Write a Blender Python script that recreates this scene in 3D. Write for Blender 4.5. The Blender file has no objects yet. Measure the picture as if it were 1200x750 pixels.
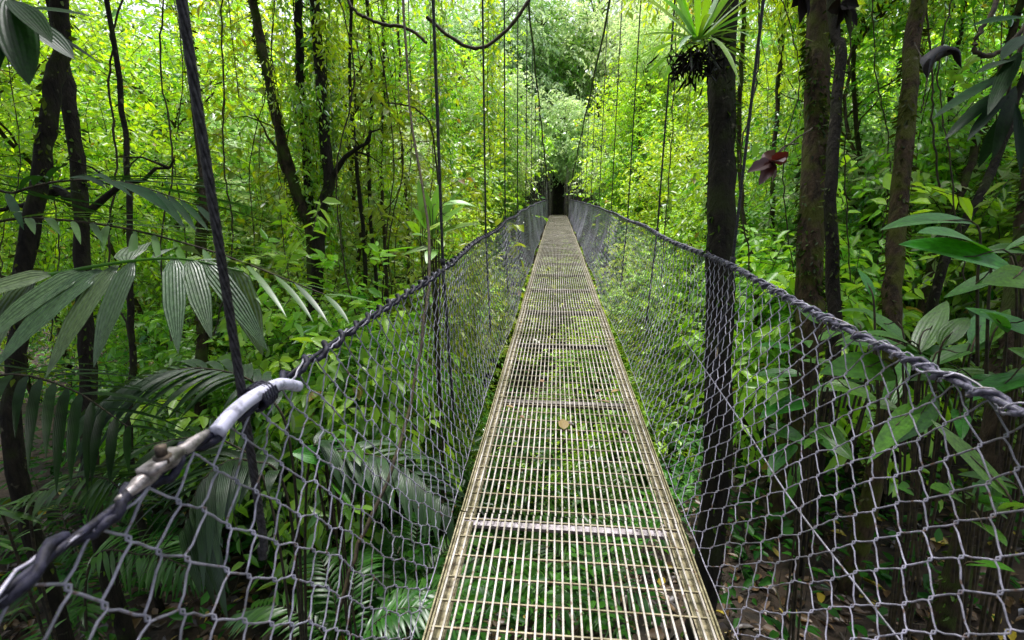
import bpy, math, random
import numpy as np

SHADE_CANOPY = [(-5.5, -2, 1), (5.5, -2.5, 1), (-1, -6, 1.1), (-7.0, 1.6, 1.05), (3, -9, 1.1), (-7, -8, 1.1)]
rng = np.random.default_rng(7)
random.seed(7)
sc = bpy.context.scene
COL = sc.collection
R = math.radians

# ------------------------------------------------------------------ camera
EYE = np.array([0.0, 0.0, 1.65])
PITCH, YAW, F = R(15.35), R(5.0), 583.3
RIGHT = np.array([math.cos(YAW), math.sin(YAW), 0.0])
FWD = np.array([-math.sin(YAW) * math.cos(PITCH), math.cos(YAW) * math.cos(PITCH), -math.sin(PITCH)])
UP = np.cross(RIGHT, FWD)

def P(px, py, d):
    """place in the world seen towards (px,py) of the survey photo, d metres away along the view axis"""
    return EYE + d * (FWD + RIGHT * (px - 600) / F + UP * (375 - py) / F)

cam_d = bpy.data.cameras.new('camera')
cam = bpy.data.objects.new('camera', cam_d)
COL.objects.link(cam)
cam.location = EYE
cam.rotation_euler = (R(90) - PITCH, 0, YAW)
cam_d.sensor_width = 36.0
cam_d.lens = 17.5
cam_d.clip_start = 0.05
cam_d.clip_end = 600
cam_d.dof.use_dof = True
cam_d.dof.focus_distance = 5.0
cam_d.dof.aperture_fstop = 4.0
sc.camera = cam

# ------------------------------------------------------------------ light
SUN_EL, SUN_AZ = R(72), R(-14)
w = bpy.data.worlds.new("World")
sc.world = w
w.use_nodes = True
nt = w.node_tree
bg = nt.nodes['Background']
sky = nt.nodes.new('ShaderNodeTexSky')
sky.sky_type = 'NISHITA'
sky.sun_disc = False
sky.sun_elevation = SUN_EL
sky.sun_rotation = SUN_AZ
sky.air_density = 1.0
sky.dust_density = 4.0
sky.ozone_density = 1.0
hs_ = nt.nodes.new('ShaderNodeHueSaturation')
hs_.inputs['Saturation'].default_value = 0.45
hs_.inputs['Value'].default_value = 2.3
nt.links.new(sky.outputs[0], hs_.inputs['Color'])
nt.links.new(hs_.outputs[0], bg.inputs[0])
bg.inputs[1].default_value = 0.15
sd = bpy.data.lights.new('sun', 'SUN')
sd.energy = 5.0
sd.angle = R(12)
sd.color = (1.0, 0.95, 0.86)
sun = bpy.data.objects.new('sun', sd)
COL.objects.link(sun)
# the lamp shines along its local -Z
sun.rotation_euler = (-(math.pi / 2 - SUN_EL), 0, -SUN_AZ)
sun.location = (0, 0, 60)
sc.view_settings.view_transform = 'Standard'
sc.view_settings.look = 'None'
sc.view_settings.exposure = 0
sc.view_settings.gamma = 1
cy = sc.cycles
cy.max_bounces = 12
cy.diffuse_bounces = 8
cy.glossy_bounces = 3
cy.transmission_bounces = 8
cy.transparent_max_bounces = 8
cy.sample_clamp_indirect = 4.0

# ------------------------------------------------------------------ materials
def newmat(name):
    m = bpy.data.materials.new(name)
    m.use_nodes = True
    t = m.node_tree
    t.nodes.clear()
    out = t.nodes.new('ShaderNodeOutputMaterial')
    return m, t, out

def N(t, typ, **kw):
    n = t.nodes.new(typ)
    for k, v in kw.items():
        setattr(n, k, v)
    return n

def rgb(c):
    return (c[0], c[1], c[2], 1.0)

def mix_rgb(t, fac, a, b, blend='MIX'):
    n = t.nodes.new('ShaderNodeMix')
    n.data_type = 'RGBA'
    n.blend_type = blend
    for sock, val in ((0, fac), (6, a), (7, b)):
        if isinstance(val, bpy.types.NodeSocket):
            t.links.new(val, n.inputs[sock])
        elif isinstance(val, (int, float)):
            n.inputs[sock].default_value = val
        else:
            n.inputs[sock].default_value = rgb(val)
    return n.outputs[2]

def leafmat(name, ca, cb, trans=0.5, tgain=(1.6, 1.35, 0.35), gloss=0.35, rough=0.35, vein=0.0, var=0.3, cold=None):
    m, t, out = newmat(name)
    at = N(t, 'ShaderNodeAttribute', attribute_name='tint')
    oi = N(t, 'ShaderNodeObjectInfo')
    col = mix_rgb(t, at.outputs['Fac'], ca, cb)
    if cold is not None:                       # a few yellowed or browned leaves
        gt = N(t, 'ShaderNodeMath', operation='GREATER_THAN')
        t.links.new(at.outputs['Fac'], gt.inputs[0])
        gt.inputs[1].default_value = 0.985
        col = mix_rgb(t, gt.outputs[0], col, cold)
    hs = N(t, 'ShaderNodeHueSaturation')
    mr = N(t, 'ShaderNodeMapRange')
    t.links.new(oi.outputs['Random'], mr.inputs['Value'])
    mr.inputs[3].default_value = 1.0 - var
    mr.inputs[4].default_value = 1.0 + var
    t.links.new(mr.outputs[0], hs.inputs['Value'])
    mr2 = N(t, 'ShaderNodeMapRange')
    ml = N(t, 'ShaderNodeMath', operation='FRACT')
    mm = N(t, 'ShaderNodeMath', operation='MULTIPLY')
    t.links.new(oi.outputs['Random'], mm.inputs[0]); mm.inputs[1].default_value = 7.31
    t.links.new(mm.outputs[0], ml.inputs[0])
    t.links.new(ml.outputs[0], mr2.inputs['Value'])
    mr2.inputs[3].default_value = 0.49
    mr2.inputs[4].default_value = 0.535
    t.links.new(mr2.outputs[0], hs.inputs['Hue'])
    t.links.new(col, hs.inputs['Color'])
    c = hs.outputs[0]
    bump = None
    if vein > 0:
        va = N(t, 'ShaderNodeAttribute', attribute_name='across')
        # pleats running along the blade
        ms = N(t, 'ShaderNodeMath', operation='MULTIPLY'); ms.inputs[1].default_value = 22.0
        t.links.new(va.outputs['Fac'], ms.inputs[0])
        sn = N(t, 'ShaderNodeMath', operation='SINE')
        t.links.new(ms.outputs[0], sn.inputs[0])
        no = N(t, 'ShaderNodeTexNoise'); no.inputs['Scale'].default_value = 14.0; no.inputs['Detail'].default_value = 5
        ad = N(t, 'ShaderNodeMath', operation='ADD')
        t.links.new(sn.outputs[0], ad.inputs[0]); t.links.new(no.outputs[0], ad.inputs[1])
        bn = N(t, 'ShaderNodeBump'); bn.inputs['Strength'].default_value = vein; bn.inputs['Distance'].default_value = 0.004
        t.links.new(ad.outputs[0], bn.inputs['Height'])
        bump = bn.outputs[0]
        mrv = N(t, 'ShaderNodeMapRange'); t.links.new(no.outputs[0], mrv.inputs['Value'])
        mrv.inputs[1].default_value = 0.3; mrv.inputs[2].default_value = 0.7
        mrv.inputs[3].default_value = 0.6; mrv.inputs[4].default_value = 1.25
        c = mix_rgb(t, 1.0, c, mrv.outputs[0], 'MULTIPLY')
    df = N(t, 'ShaderNodeBsdfDiffuse')
    tr = N(t, 'ShaderNodeBsdfTranslucent')
    t.links.new(c, df.inputs[0])
    tc = mix_rgb(t, 1.0, c, tgain, 'MULTIPLY')
    t.links.new(tc, tr.inputs[0])
    mx = N(t, 'ShaderNodeMixShader'); mx.inputs[0].default_value = trans
    t.links.new(df.outputs[0], mx.inputs[1]); t.links.new(tr.outputs[0], mx.inputs[2])
    gl = N(t, 'ShaderNodeBsdfGlossy'); gl.inputs['Roughness'].default_value = rough
    gl.inputs['Color'].default_value = (0.9, 0.92, 1.0, 1)
    lw = N(t, 'ShaderNodeLayerWeight'); lw.inputs[0].default_value = 0.35
    gm = N(t, 'ShaderNodeMath', operation='MULTIPLY'); gm.inputs[1].default_value = gloss
    t.links.new(lw.outputs['Fresnel'], gm.inputs[0])
    ga = N(t, 'ShaderNodeMath', operation='ADD'); ga.inputs[1].default_value = 0.03 * min(1, gloss / 0.35)
    t.links.new(gm.outputs[0], ga.inputs[0])
    m2 = N(t, 'ShaderNodeMixShader')
    t.links.new(ga.outputs[0], m2.inputs[0])
    t.links.new(mx.outputs[0], m2.inputs[1]); t.links.new(gl.outputs[0], m2.inputs[2])
    if bump is not None:
        for s in (df, tr, gl):
            t.links.new(bump, s.inputs['Normal'])
    t.links.new(m2.outputs[0], out.inputs[0])
    return m

def barkmat(name, ca, cb, moss=(0.05, 0.075, 0.012), moss_amt=0.4, scale=9.0):
    m, t, out = newmat(name)
    tc = N(t, 'ShaderNodeTexCoord')
    mp = N(t, 'ShaderNodeMapping'); mp.inputs['Scale'].default_value = (1, 1, 0.3)
    t.links.new(tc.outputs['Object'], mp.inputs[0])
    n1 = N(t, 'ShaderNodeTexNoise'); n1.inputs['Scale'].default_value = scale * 2.2; n1.inputs['Detail'].default_value = 8
    n1.inputs['Roughness'].default_value = 0.65
    t.links.new(mp.outputs[0], n1.inputs[0])
    n2 = N(t, 'ShaderNodeTexNoise'); n2.inputs['Scale'].default_value = scale * 0.45; n2.inputs['Detail'].default_value = 5
    t.links.new(tc.outputs['Object'], n2.inputs[0])
    rp = N(t, 'ShaderNodeMapRange'); rp.inputs[1].default_value = 0.35; rp.inputs[2].default_value = 0.65
    t.links.new(n1.outputs[0], rp.inputs['Value'])
    col = mix_rgb(t, rp.outputs[0], ca, cb)
    rm = N(t, 'ShaderNodeMapRange'); rm.inputs[1].default_value = 0.62 - 0.25 * moss_amt; rm.inputs[2].default_value = 0.75 - 0.25 * moss_amt
    t.links.new(n2.outputs[0], rm.inputs['Value'])
    col = mix_rgb(t, rm.outputs[0], col, moss)
    # pale lichen flecks
    n3 = N(t, 'ShaderNodeTexNoise'); n3.inputs['Scale'].default_value = scale * 1.3; n3.inputs['Detail'].default_value = 3
    t.links.new(tc.outputs['Object'], n3.inputs[0])
    rl = N(t, 'ShaderNodeMapRange'); rl.inputs[1].default_value = 0.66; rl.inputs[2].default_value = 0.80
    t.links.new(n3.outputs[0], rl.inputs['Value'])
    col = mix_rgb(t, rl.outputs[0], col, (0.22, 0.2, 0.14))
    b = N(t, 'ShaderNodeBsdfPrincipled')
    t.links.new(col, b.inputs['Base Color'])
    b.inputs['Roughness'].default_value = 0.85
    b.inputs['Specular IOR Level'].default_value = 0.25
    bn = N(t, 'ShaderNodeBump'); bn.inputs['Strength'].default_value = 1.0; bn.inputs['Distance'].default_value = 0.06
    t.links.new(n1.outputs[0], bn.inputs['Height'])
    t.links.new(bn.outputs[0], b.inputs['Normal'])
    t.links.new(b.outputs[0], out.inputs[0])
    return m

def plainmat(name, ca, cb, rough=0.5, metal=0.0, scale=20.0, lo=0.4, hi=0.6, bump=0.2, spec=0.5, dist=0.003, grime=None):
    m, t, out = newmat(name)
    tc = N(t, 'ShaderNodeNewGeometry')
    n1 = N(t, 'ShaderNodeTexNoise'); n1.inputs['Scale'].default_value = scale; n1.inputs['Detail'].default_value = 7
    n1.inputs['Roughness'].default_value = 0.65
    t.links.new(tc.outputs['Position'], n1.inputs[0])
    rp = N(t, 'ShaderNodeMapRange'); rp.inputs[1].default_value = lo; rp.inputs[2].default_value = hi
    t.links.new(n1.outputs[0], rp.inputs['Value'])
    col = mix_rgb(t, rp.outputs[0], ca, cb)
    if grime is not None:                      # broad wet, mossy and worn patches
        n4 = N(t, 'ShaderNodeTexNoise'); n4.inputs['Scale'].default_value = 1.7; n4.inputs['Detail'].default_value = 6
        n4.inputs['Roughness'].default_value = 0.7
        t.links.new(tc.outputs['Position'], n4.inputs[0])
        r4 = N(t, 'ShaderNodeMapRange'); r4.inputs[1].default_value = 0.44; r4.inputs[2].default_value = 0.66
        r4.inputs[4].default_value = 0.75
        t.links.new(n4.outputs[0], r4.inputs['Value'])
        col = mix_rgb(t, r4.outputs[0], col, grime)
        n5 = N(t, 'ShaderNodeTexNoise'); n5.inputs['Scale'].default_value = 38.0; n5.inputs['Detail'].default_value = 4
        t.links.new(tc.outputs['Position'], n5.inputs[0])
        r5 = N(t, 'ShaderNodeMapRange'); r5.inputs[1].default_value = 0.60; r5.inputs[2].default_value = 0.68
        r5.inputs[4].default_value = 0.8
        t.links.new(n5.outputs[0], r5.inputs['Value'])
        col = mix_rgb(t, r5.outputs[0], col, (0.10, 0.045, 0.015))
    b = N(t, 'ShaderNodeBsdfPrincipled')
    t.links.new(col, b.inputs['Base Color'])
    b.inputs['Roughness'].default_value = rough
    b.inputs['Metallic'].default_value = metal
    b.inputs['Specular IOR Level'].default_value = spec
    if bump > 0:
        bn = N(t, 'ShaderNodeBump'); bn.inputs['Strength'].default_value = bump; bn.inputs['Distance'].default_value = dist
        t.links.new(n1.outputs[0], bn.inputs['Height'])
        t.links.new(bn.outputs[0], b.inputs['Normal'])
    t.links.new(b.outputs[0], out.inputs[0])
    return m

M = {}
YB = (0.42, 0.27, 0.05)
M['lime'] = leafmat('lime_leaf', (0.17, 0.34, 0.010), (0.62, 0.79, 0.05), 0.54, tgain=(1.4, 1.32, 0.35), gloss=0.3, rough=0.4, cold=YB, var=0.38)
M['green'] = leafmat('green_leaf', (0.08, 0.26, 0.012), (0.45, 0.71, 0.045), 0.54, tgain=(1.4, 1.3, 0.4), gloss=0.35, rough=0.4, cold=YB, var=0.38)
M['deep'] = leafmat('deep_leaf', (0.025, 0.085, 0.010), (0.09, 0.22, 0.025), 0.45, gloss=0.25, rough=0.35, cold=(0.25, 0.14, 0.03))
M['far'] = leafmat('haze_toned_leaf', (0.46, 0.62, 0.28), (0.68, 0.81, 0.42), 0.55, tgain=(1.1, 1.08, 0.9), gloss=0.4, rough=0.5)  # paler leaf colour stands in for haze over the distance
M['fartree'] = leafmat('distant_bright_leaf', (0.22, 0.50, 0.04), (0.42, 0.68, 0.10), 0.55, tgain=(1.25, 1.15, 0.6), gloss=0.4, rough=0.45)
M['palm'] = leafmat('palm_leaf', (0.04, 0.085, 0.035), (0.13, 0.20, 0.09), 0.35, gloss=0.45, rough=0.38, vein=0.6, var=0.1)
M['broad'] = leafmat('broad_leaf', (0.03, 0.13, 0.010), (0.12, 0.32, 0.02), 0.5, gloss=0.28, rough=0.35, vein=0.12, var=0.1)
M['shade'] = leafmat('shade_leaf', (0.006, 0.022, 0.005), (0.02, 0.06, 0.012), 0.35, gloss=0.09, rough=0.35, vein=0.12, var=0.1)  # near-black green puts the shade of silhouetted leaves into the colour
M['strap'] = leafmat('bromeliad_leaf', (0.06, 0.20, 0.015), (0.22, 0.46, 0.04), 0.5, gloss=0.4, rough=0.4, var=0.05)
M['litter'] = leafmat('litter_leaf', (0.03, 0.014, 0.010), (0.20, 0.09, 0.045), 0.15, tgain=(1.1, 1.0, 0.7), gloss=0.45, rough=0.4, cold=(0.42, 0.26, 0.03))
M['underdark'] = leafmat('shade_toned_undergrowth', (0.010, 0.042, 0.005), (0.05, 0.14, 0.012), 0.4, gloss=0.08, rough=0.4, cold=(0.25, 0.14, 0.03))  # darker leaf colour carries the shade of the near bank
M['under'] = leafmat('undergrowth_leaf', (0.022, 0.09, 0.008), (0.14, 0.31, 0.02), 0.45, gloss=0.15, rough=0.45, cold=YB)
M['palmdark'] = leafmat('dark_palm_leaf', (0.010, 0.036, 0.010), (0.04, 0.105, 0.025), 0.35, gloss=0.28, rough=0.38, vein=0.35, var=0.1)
M['mossleaf'] = leafmat('moss_tuft', (0.02, 0.035, 0.006), (0.10, 0.15, 0.018), 0.35, gloss=0.02, rough=0.7)
M['dead'] = leafmat('dead_leaf', (0.006, 0.004, 0.004), (0.015, 0.010, 0.008), 0.1, gloss=0.06, rough=0.6)
M['red'] = leafmat('red_leaf', (0.035, 0.006, 0.006), (0.085, 0.014, 0.012), 0.3, tgain=(1.2, .8, .7), gloss=0.3, rough=0.5)
M['tanleaf'] = leafmat('tan_leaf', (0.20, 0.10, 0.03), (0.30, 0.16, 0.05), 0.2, tgain=(1, .9, .6), gloss=0.3, rough=0.5)
M['bark_dark'] = barkmat('dark_bark', (0.005, 0.004, 0.0035), (0.026, 0.021, 0.015), moss=(0.025, 0.032, 0.008), moss_amt=0.35)
M['bark_moss'] = barkmat('mossy_bark', (0.016, 0.011, 0.007), (0.10, 0.068, 0.038), moss=(0.075, 0.085, 0.012), moss_amt=0.6)
M['bark_brown'] = barkmat('brown_bark', (0.014, 0.010, 0.006), (0.07, 0.05, 0.03), moss_amt=0.45)
M['twig'] = plainmat('twig', (0.012, 0.009, 0.006), (0.05, 0.04, 0.022), 0.85, scale=30)
M['vine'] = plainmat('vine_bark', (0.014, 0.010, 0.007), (0.06, 0.045, 0.02), 0.85, scale=25)
M['soil'] = plainmat('soil', (0.010, 0.007, 0.005), (0.05, 0.032, 0.02), 0.9, scale=3.0, bump=0.8, dist=0.06)
M['bar'] = plainmat('galvanised_bar', (0.25, 0.225, 0.18), (0.57, 0.53, 0.54), 0.45, 0.15, scale=7, lo=0.33, hi=0.62, grime=(0.10, 0.095, 0.035))
M['rod'] = plainmat('stained_rod', (0.12, 0.10, 0.05), (0.38, 0.33, 0.22), 0.5, 0.15, scale=9, lo=0.33, hi=0.62, grime=(0.08, 0.08, 0.025))
M['angle'] = plainmat('stained_angle_iron', (0.09, 0.078, 0.04), (0.38, 0.34, 0.22), 0.6, 0.15, scale=26, lo=0.36, hi=0.62, bump=0.4, grime=(0.09, 0.085, 0.02))
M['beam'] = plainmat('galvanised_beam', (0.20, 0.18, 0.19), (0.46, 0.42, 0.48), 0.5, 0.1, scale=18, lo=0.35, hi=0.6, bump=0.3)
M['beam_shaded'] = plainmat('shaded_beam', (0.06, 0.055, 0.045), (0.20, 0.18, 0.17), 0.6, 0.1, scale=18, lo=0.35, hi=0.6, bump=0.3)  # darker copy of the beam metal, shade put into its colour
M['wire'] = plainmat('galvanised_wire', (0.16, 0.16, 0.22), (0.46, 0.45, 0.60), 0.42, 0.12, scale=22, lo=0.35, hi=0.65, grime=(0.06, 0.06, 0.05))
M['rope'] = plainmat('dark_rope', (0.007, 0.007, 0.013), (0.03, 0.03, 0.056), 0.6, scale=60, bump=0.6, spec=0.2)
M['rope_grey'] = plainmat('grey_rope', (0.03, 0.03, 0.05), (0.13, 0.125, 0.19), 0.5, 0.1, scale=50, bump=0.6, spec=0.3)
M['cable'] = plainmat('steel_cable', (0.012, 0.012, 0.016), (0.06, 0.058, 0.07), 0.5, 0.4, scale=80, bump=0.5)
M['palecable'] = plainmat('bright_cable', (0.24, 0.2, 0.2), (0.5, 0.45, 0.46), 0.5, 0.3, scale=60)
M['hose'] = plainmat('pale_hose', (0.22, 0.22, 0.31), (0.50, 0.50, 0.68), 0.45, scale=30, lo=0.36, hi=0.5, bump=0.1)
M['clamp'] = plainmat('clamp_metal', (0.07, 0.065, 0.065), (0.36, 0.33, 0.35), 0.45, 0.5, scale=40, lo=0.38, hi=0.6)
M['nut'] = plainmat('rusty_nut', (0.03, 0.025, 0.025), (0.12, 0.09, 0.07), 0.6, 0.4, scale=60)

# ------------------------------------------------------------------ mesh building
class MB:
    def __init__(s):
        s.v, s.q, s.t, s.qm, s.tm, s.tint, s.acr = [], [], [], [], [], [], []
        s.n = 0
    def add(s, v, q=None, t=None, mi=0, tint=0.5, across=None):
        v = np.asarray(v, float).reshape(-1, 3)
        k = len(v)
        s.v.append(v)
        s.tint.append(np.broadcast_to(np.asarray(tint, float), (k,)).copy())
        s.acr.append(np.zeros(k) if across is None else np.asarray(across, float).reshape(-1))
        if q is not None and len(q):
            q = np.asarray(q, int).reshape(-1, 4) + s.n
            s.q.append(q); s.qm.append(np.full(len(q), mi))
        if t is not None and len(t):
            t = np.asarray(t, int).reshape(-1, 3) + s.n
            s.t.append(t); s.tm.append(np.full(len(t), mi))
        s.n += k
    def mesh(s, name, mats, smooth=True):
        v = np.concatenate(s.v)
        q = np.concatenate(s.q) if s.q else np.zeros((0, 4), int)
        t = np.concatenate(s.t) if s.t else np.zeros((0, 3), int)
        me = bpy.data.meshes.new(name)
        me.vertices.add(len(v)); me.vertices.foreach_set('co', v.astype(np.float32).ravel())
        nl = len(q) * 4 + len(t) * 3
        me.loops.add(nl)
        me.loops.foreach_set('vertex_index', np.concatenate([q.ravel(), t.ravel()]).astype(np.int32))
        npoly = len(q) + len(t)
        me.polygons.add(npoly)
        starts = np.concatenate([np.arange(len(q)) * 4, len(q) * 4 + np.arange(len(t)) * 3]).astype(np.int32)
        me.polygons.foreach_set('loop_start', starts)
        mi = np.concatenate(([x for x in s.qm] + [x for x in s.tm]) or [np.zeros(0)]).astype(np.int32)
        me.polygons.foreach_set('material_index', mi)
        me.polygons.foreach_set('use_smooth', np.full(npoly, smooth))
        for m in mats:
            me.materials.append(m)
        a = me.attributes.new('tint', 'FLOAT', 'POINT'); a.data.foreach_set('value', np.concatenate(s.tint).astype(np.float32))
        a = me.attributes.new('across', 'FLOAT', 'POINT'); a.data.foreach_set('value', np.concatenate(s.acr).astype(np.float32))
        me.update(calc_edges=True)
        return me

def link(name, me, parent=None, loc=None):
    o = bpy.data.objects.new(name, me)
    COL.objects.link(o)
    if parent is not None:
        o.parent = parent
    if loc is not None:
        o.location = loc
    return o

def tag(o, label, cat, group=None, kind=None):
    o['label'] = label
    if cat: o['category'] = cat
    if group: o['group'] = group
    if kind: o['kind'] = kind
    return o

def thing(name, label, cat, loc=(0, 0, 0), rz=0.0, group=None):
    o = bpy.data.objects.new(name, None)
    COL.objects.link(o)
    o.location = loc
    o.rotation_euler = (0, 0, rz)
    o.empty_display_size = 0.2
    return tag(o, label, cat, group)

def unit(a):
    a = np.asarray(a, float)
    return a / np.maximum(np.linalg.norm(a, axis=-1, keepdims=True), 1e-9)

def tubes(mb, pts, rad, sides=5, mi=0, tint=0.5, caps=False):
    """pts (n,k,3) or (k,3); rad scalar, (k,) or (n,k)"""
    pts = np.asarray(pts, float)
    if pts.ndim == 2: pts = pts[None]
    n, k, _ = pts.shape
    rad = np.broadcast_to(np.asarray(rad, float), (n, k))
    tan = np.empty_like(pts)
    tan[:, 1:-1] = pts[:, 2:] - pts[:, :-2]
    tan[:, 0] = pts[:, 1] - pts[:, 0]
    tan[:, -1] = pts[:, -1] - pts[:, -2]
    tan = unit(tan)
    mean = unit(tan.mean(axis=1))
    ref = np.where(np.abs(mean[:, 2:3]) > 0.75, np.array([[1.0, 0.13, 0.0]]), np.array([[0.11, 0.17, 1.0]]))
    a = unit(np.cross(tan, ref[:, None, :]))
    b = np.cross(tan, a)
    th = np.arange(sides) * 2 * math.pi / sides
    v = pts[:, :, None, :] + rad[:, :, None, None] * (a[:, :, None, :] * np.cos(th)[None, None, :, None] + b[:, :, None, :] * np.sin(th)[None, None, :, None])
    idx = np.arange(n * k * sides).reshape(n, k, sides)
    nx = np.roll(idx, -1, axis=2)
    q = np.stack([idx[:, :-1], nx[:, :-1], nx[:, 1:], idx[:, 1:]], axis=-1).reshape(-1, 4)
    tn = np.broadcast_to(np.asarray(tint, float).reshape(-1, 1, 1), (n, k, sides)).ravel() if np.ndim(tint) else tint
    tr = None
    if caps:
        tl = []
        for i in range(n):
            for ring, flip in ((idx[i, 0], True), (idx[i, -1], False)):
                for j in range(1, sides - 1):
                    f = (ring[0], ring[j], ring[j + 1])
                    tl.append(f[::-1] if flip else f)
        tr = np.array(tl)
    mb.add(v.reshape(-1, 3), q, tr, mi, tn)

def smooth_path(ctrl, n):
    """Catmull-Rom through control points"""
    c = np.asarray(ctrl, float)
    c = np.vstack([2 * c[0] - c[1], c, 2 * c[-1] - c[-2]])
    segs = len(c) - 3
    out = []
    for s in np.linspace(0, segs, n):
        i = min(int(s), segs - 1); u = s - i
        p0, p1, p2, p3 = c[i:i + 4]
        out.append(0.5 * (2 * p1 + (p2 - p0) * u + (2 * p0 - 5 * p1 + 4 * p2 - p3) * u * u + (3 * p1 - p0 - 3 * p2 + p3) * u ** 3))
    return np.array(out)

def box(mb, c, s, mi=0, rot=None, tint=0.5):
    c = np.asarray(c, float); h = np.asarray(s, float) / 2
    v = np.array([[x, y, z] for x in (-1, 1) for y in (-1, 1) for z in (-1, 1)], float) * h
    if rot is not None:
        v = v @ np.asarray(rot).T
    q = [[0, 1, 3, 2], [4, 6, 7, 5], [0, 4, 5, 1], [2, 3, 7, 6], [0, 2, 6, 4], [1, 5, 7, 3]]
    mb.add(v + c, q, None, mi, tint)

def leaves6(mb, base, d, nrm, L, W, tint, mi=0, fold=0.35):
    """folded pointed leaves, two quads each, vectorised"""
    base = np.asarray(base, float).reshape(-1, 3)
    d = unit(d); side = unit(np.cross(d, nrm)); up = np.cross(side, d)
    n = len(base)
    L = np.broadcast_to(L, (n,))[:, None]; W = np.broadcast_to(W, (n,))[:, None] * 0.5
    tip = base + d * L - up * L * 0.10
    m1 = base + d * L * 0.30 + up * W * fold
    m2 = base + d * L * 0.66 + up * W * fold * 0.6
    v = np.stack([base, m1 + side * W, m2 + side * W * 0.8, tip, m2 - side * W * 0.8, m1 - side * W], axis=1)
    i = np.arange(n)[:, None] * 6
    q = np.concatenate([i + np.array([[0, 1, 2, 3]]), i + np.array([[0, 3, 4, 5]])])
    mb.add(v.reshape(-1, 3), q, None, mi, np.repeat(np.broadcast_to(tint, (n,)), 6))

PROFILES = {
    'ovate': lambda s: np.sin(np.pi * np.clip(s, 0, 1) ** 0.75) ** 0.8,
    'lance': lambda s: np.sin(np.pi * np.clip(s, 0, 1) ** 0.9) ** 0.75,
    'strap': lambda s: np.minimum(1, 0.55 + s) * np.clip((1 - s) * 3.2, 0, 1) ** 0.7,
    'palm': lambda s: np.clip(s * 5 + .25, 0, 1) * np.clip((1 - s) * 2.3, 0, 1) ** 0.8,
}

def blades(mb, base, d, nrm, L, W, droop, prof='lance', k=6, fold=0.3, tint=0.5, mi=0, wave=0.0, cols=1):
    """long leaf blades with a mid rib, curved down under their weight"""
    base = np.asarray(base, float).reshape(-1, 3); n = len(base)
    d = unit(np.broadcast_to(d, (n, 3))); nrm = np.broadcast_to(nrm, (n, 3))
    side = unit(np.cross(d, nrm))
    L = np.broadcast_to(L, (n,)).astype(float); W = np.broadcast_to(W, (n,)).astype(float); droop = np.broadcast_to(droop, (n,)).astype(float)
    s = np.linspace(0, 1, k + 1)
    cen = base[:, None, :] + d[:, None, :] * (L[:, None] * s)[..., None]
    cen = cen + np.array([0, 0, -1.0]) * (L[:, None] * droop[:, None] * s ** 2)[..., None]
    tan = np.gradient(cen, axis=1); tan = unit(tan)
    up = unit(np.cross(side[:, None, :], tan))
    wd = PROFILES[prof](s)[None, :] * W[:, None] * 0.5 + 1e-4
    if wave > 0:
        wd = wd * (1 + wave * np.sin(s * 17 + rng.random(n)[:, None] * 6))
    offs = np.linspace(-1, 1, 2 * cols + 1)
    v = np.stack([cen + side[:, None, :] * (wd * o)[..., None] + up * (wd * abs(o) * fold)[..., None] - up * (wd * o * o * fold * 0.35)[..., None] for o in offs], axis=2)
    nc = len(offs)
    idx = np.arange(n * (k + 1) * nc).reshape(n, k + 1, nc)
    q = np.stack([idx[:, :-1, :-1], idx[:, :-1, 1:], idx[:, 1:, 1:], idx[:, 1:, :-1]], axis=-1).reshape(-1, 4)
    tn = np.broadcast_to(np.asarray(tint, float).reshape(-1, 1, 1), (n, k + 1, nc)).ravel() if np.ndim(tint) else tint
    ac = np.broadcast_to(offs, (n, k + 1, nc)).ravel()
    mb.add(v.reshape(-1, 3), q, None, mi, tn, ac)

def rand_unit(n):
    return unit(rng.normal(size=(n, 3)))

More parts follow.
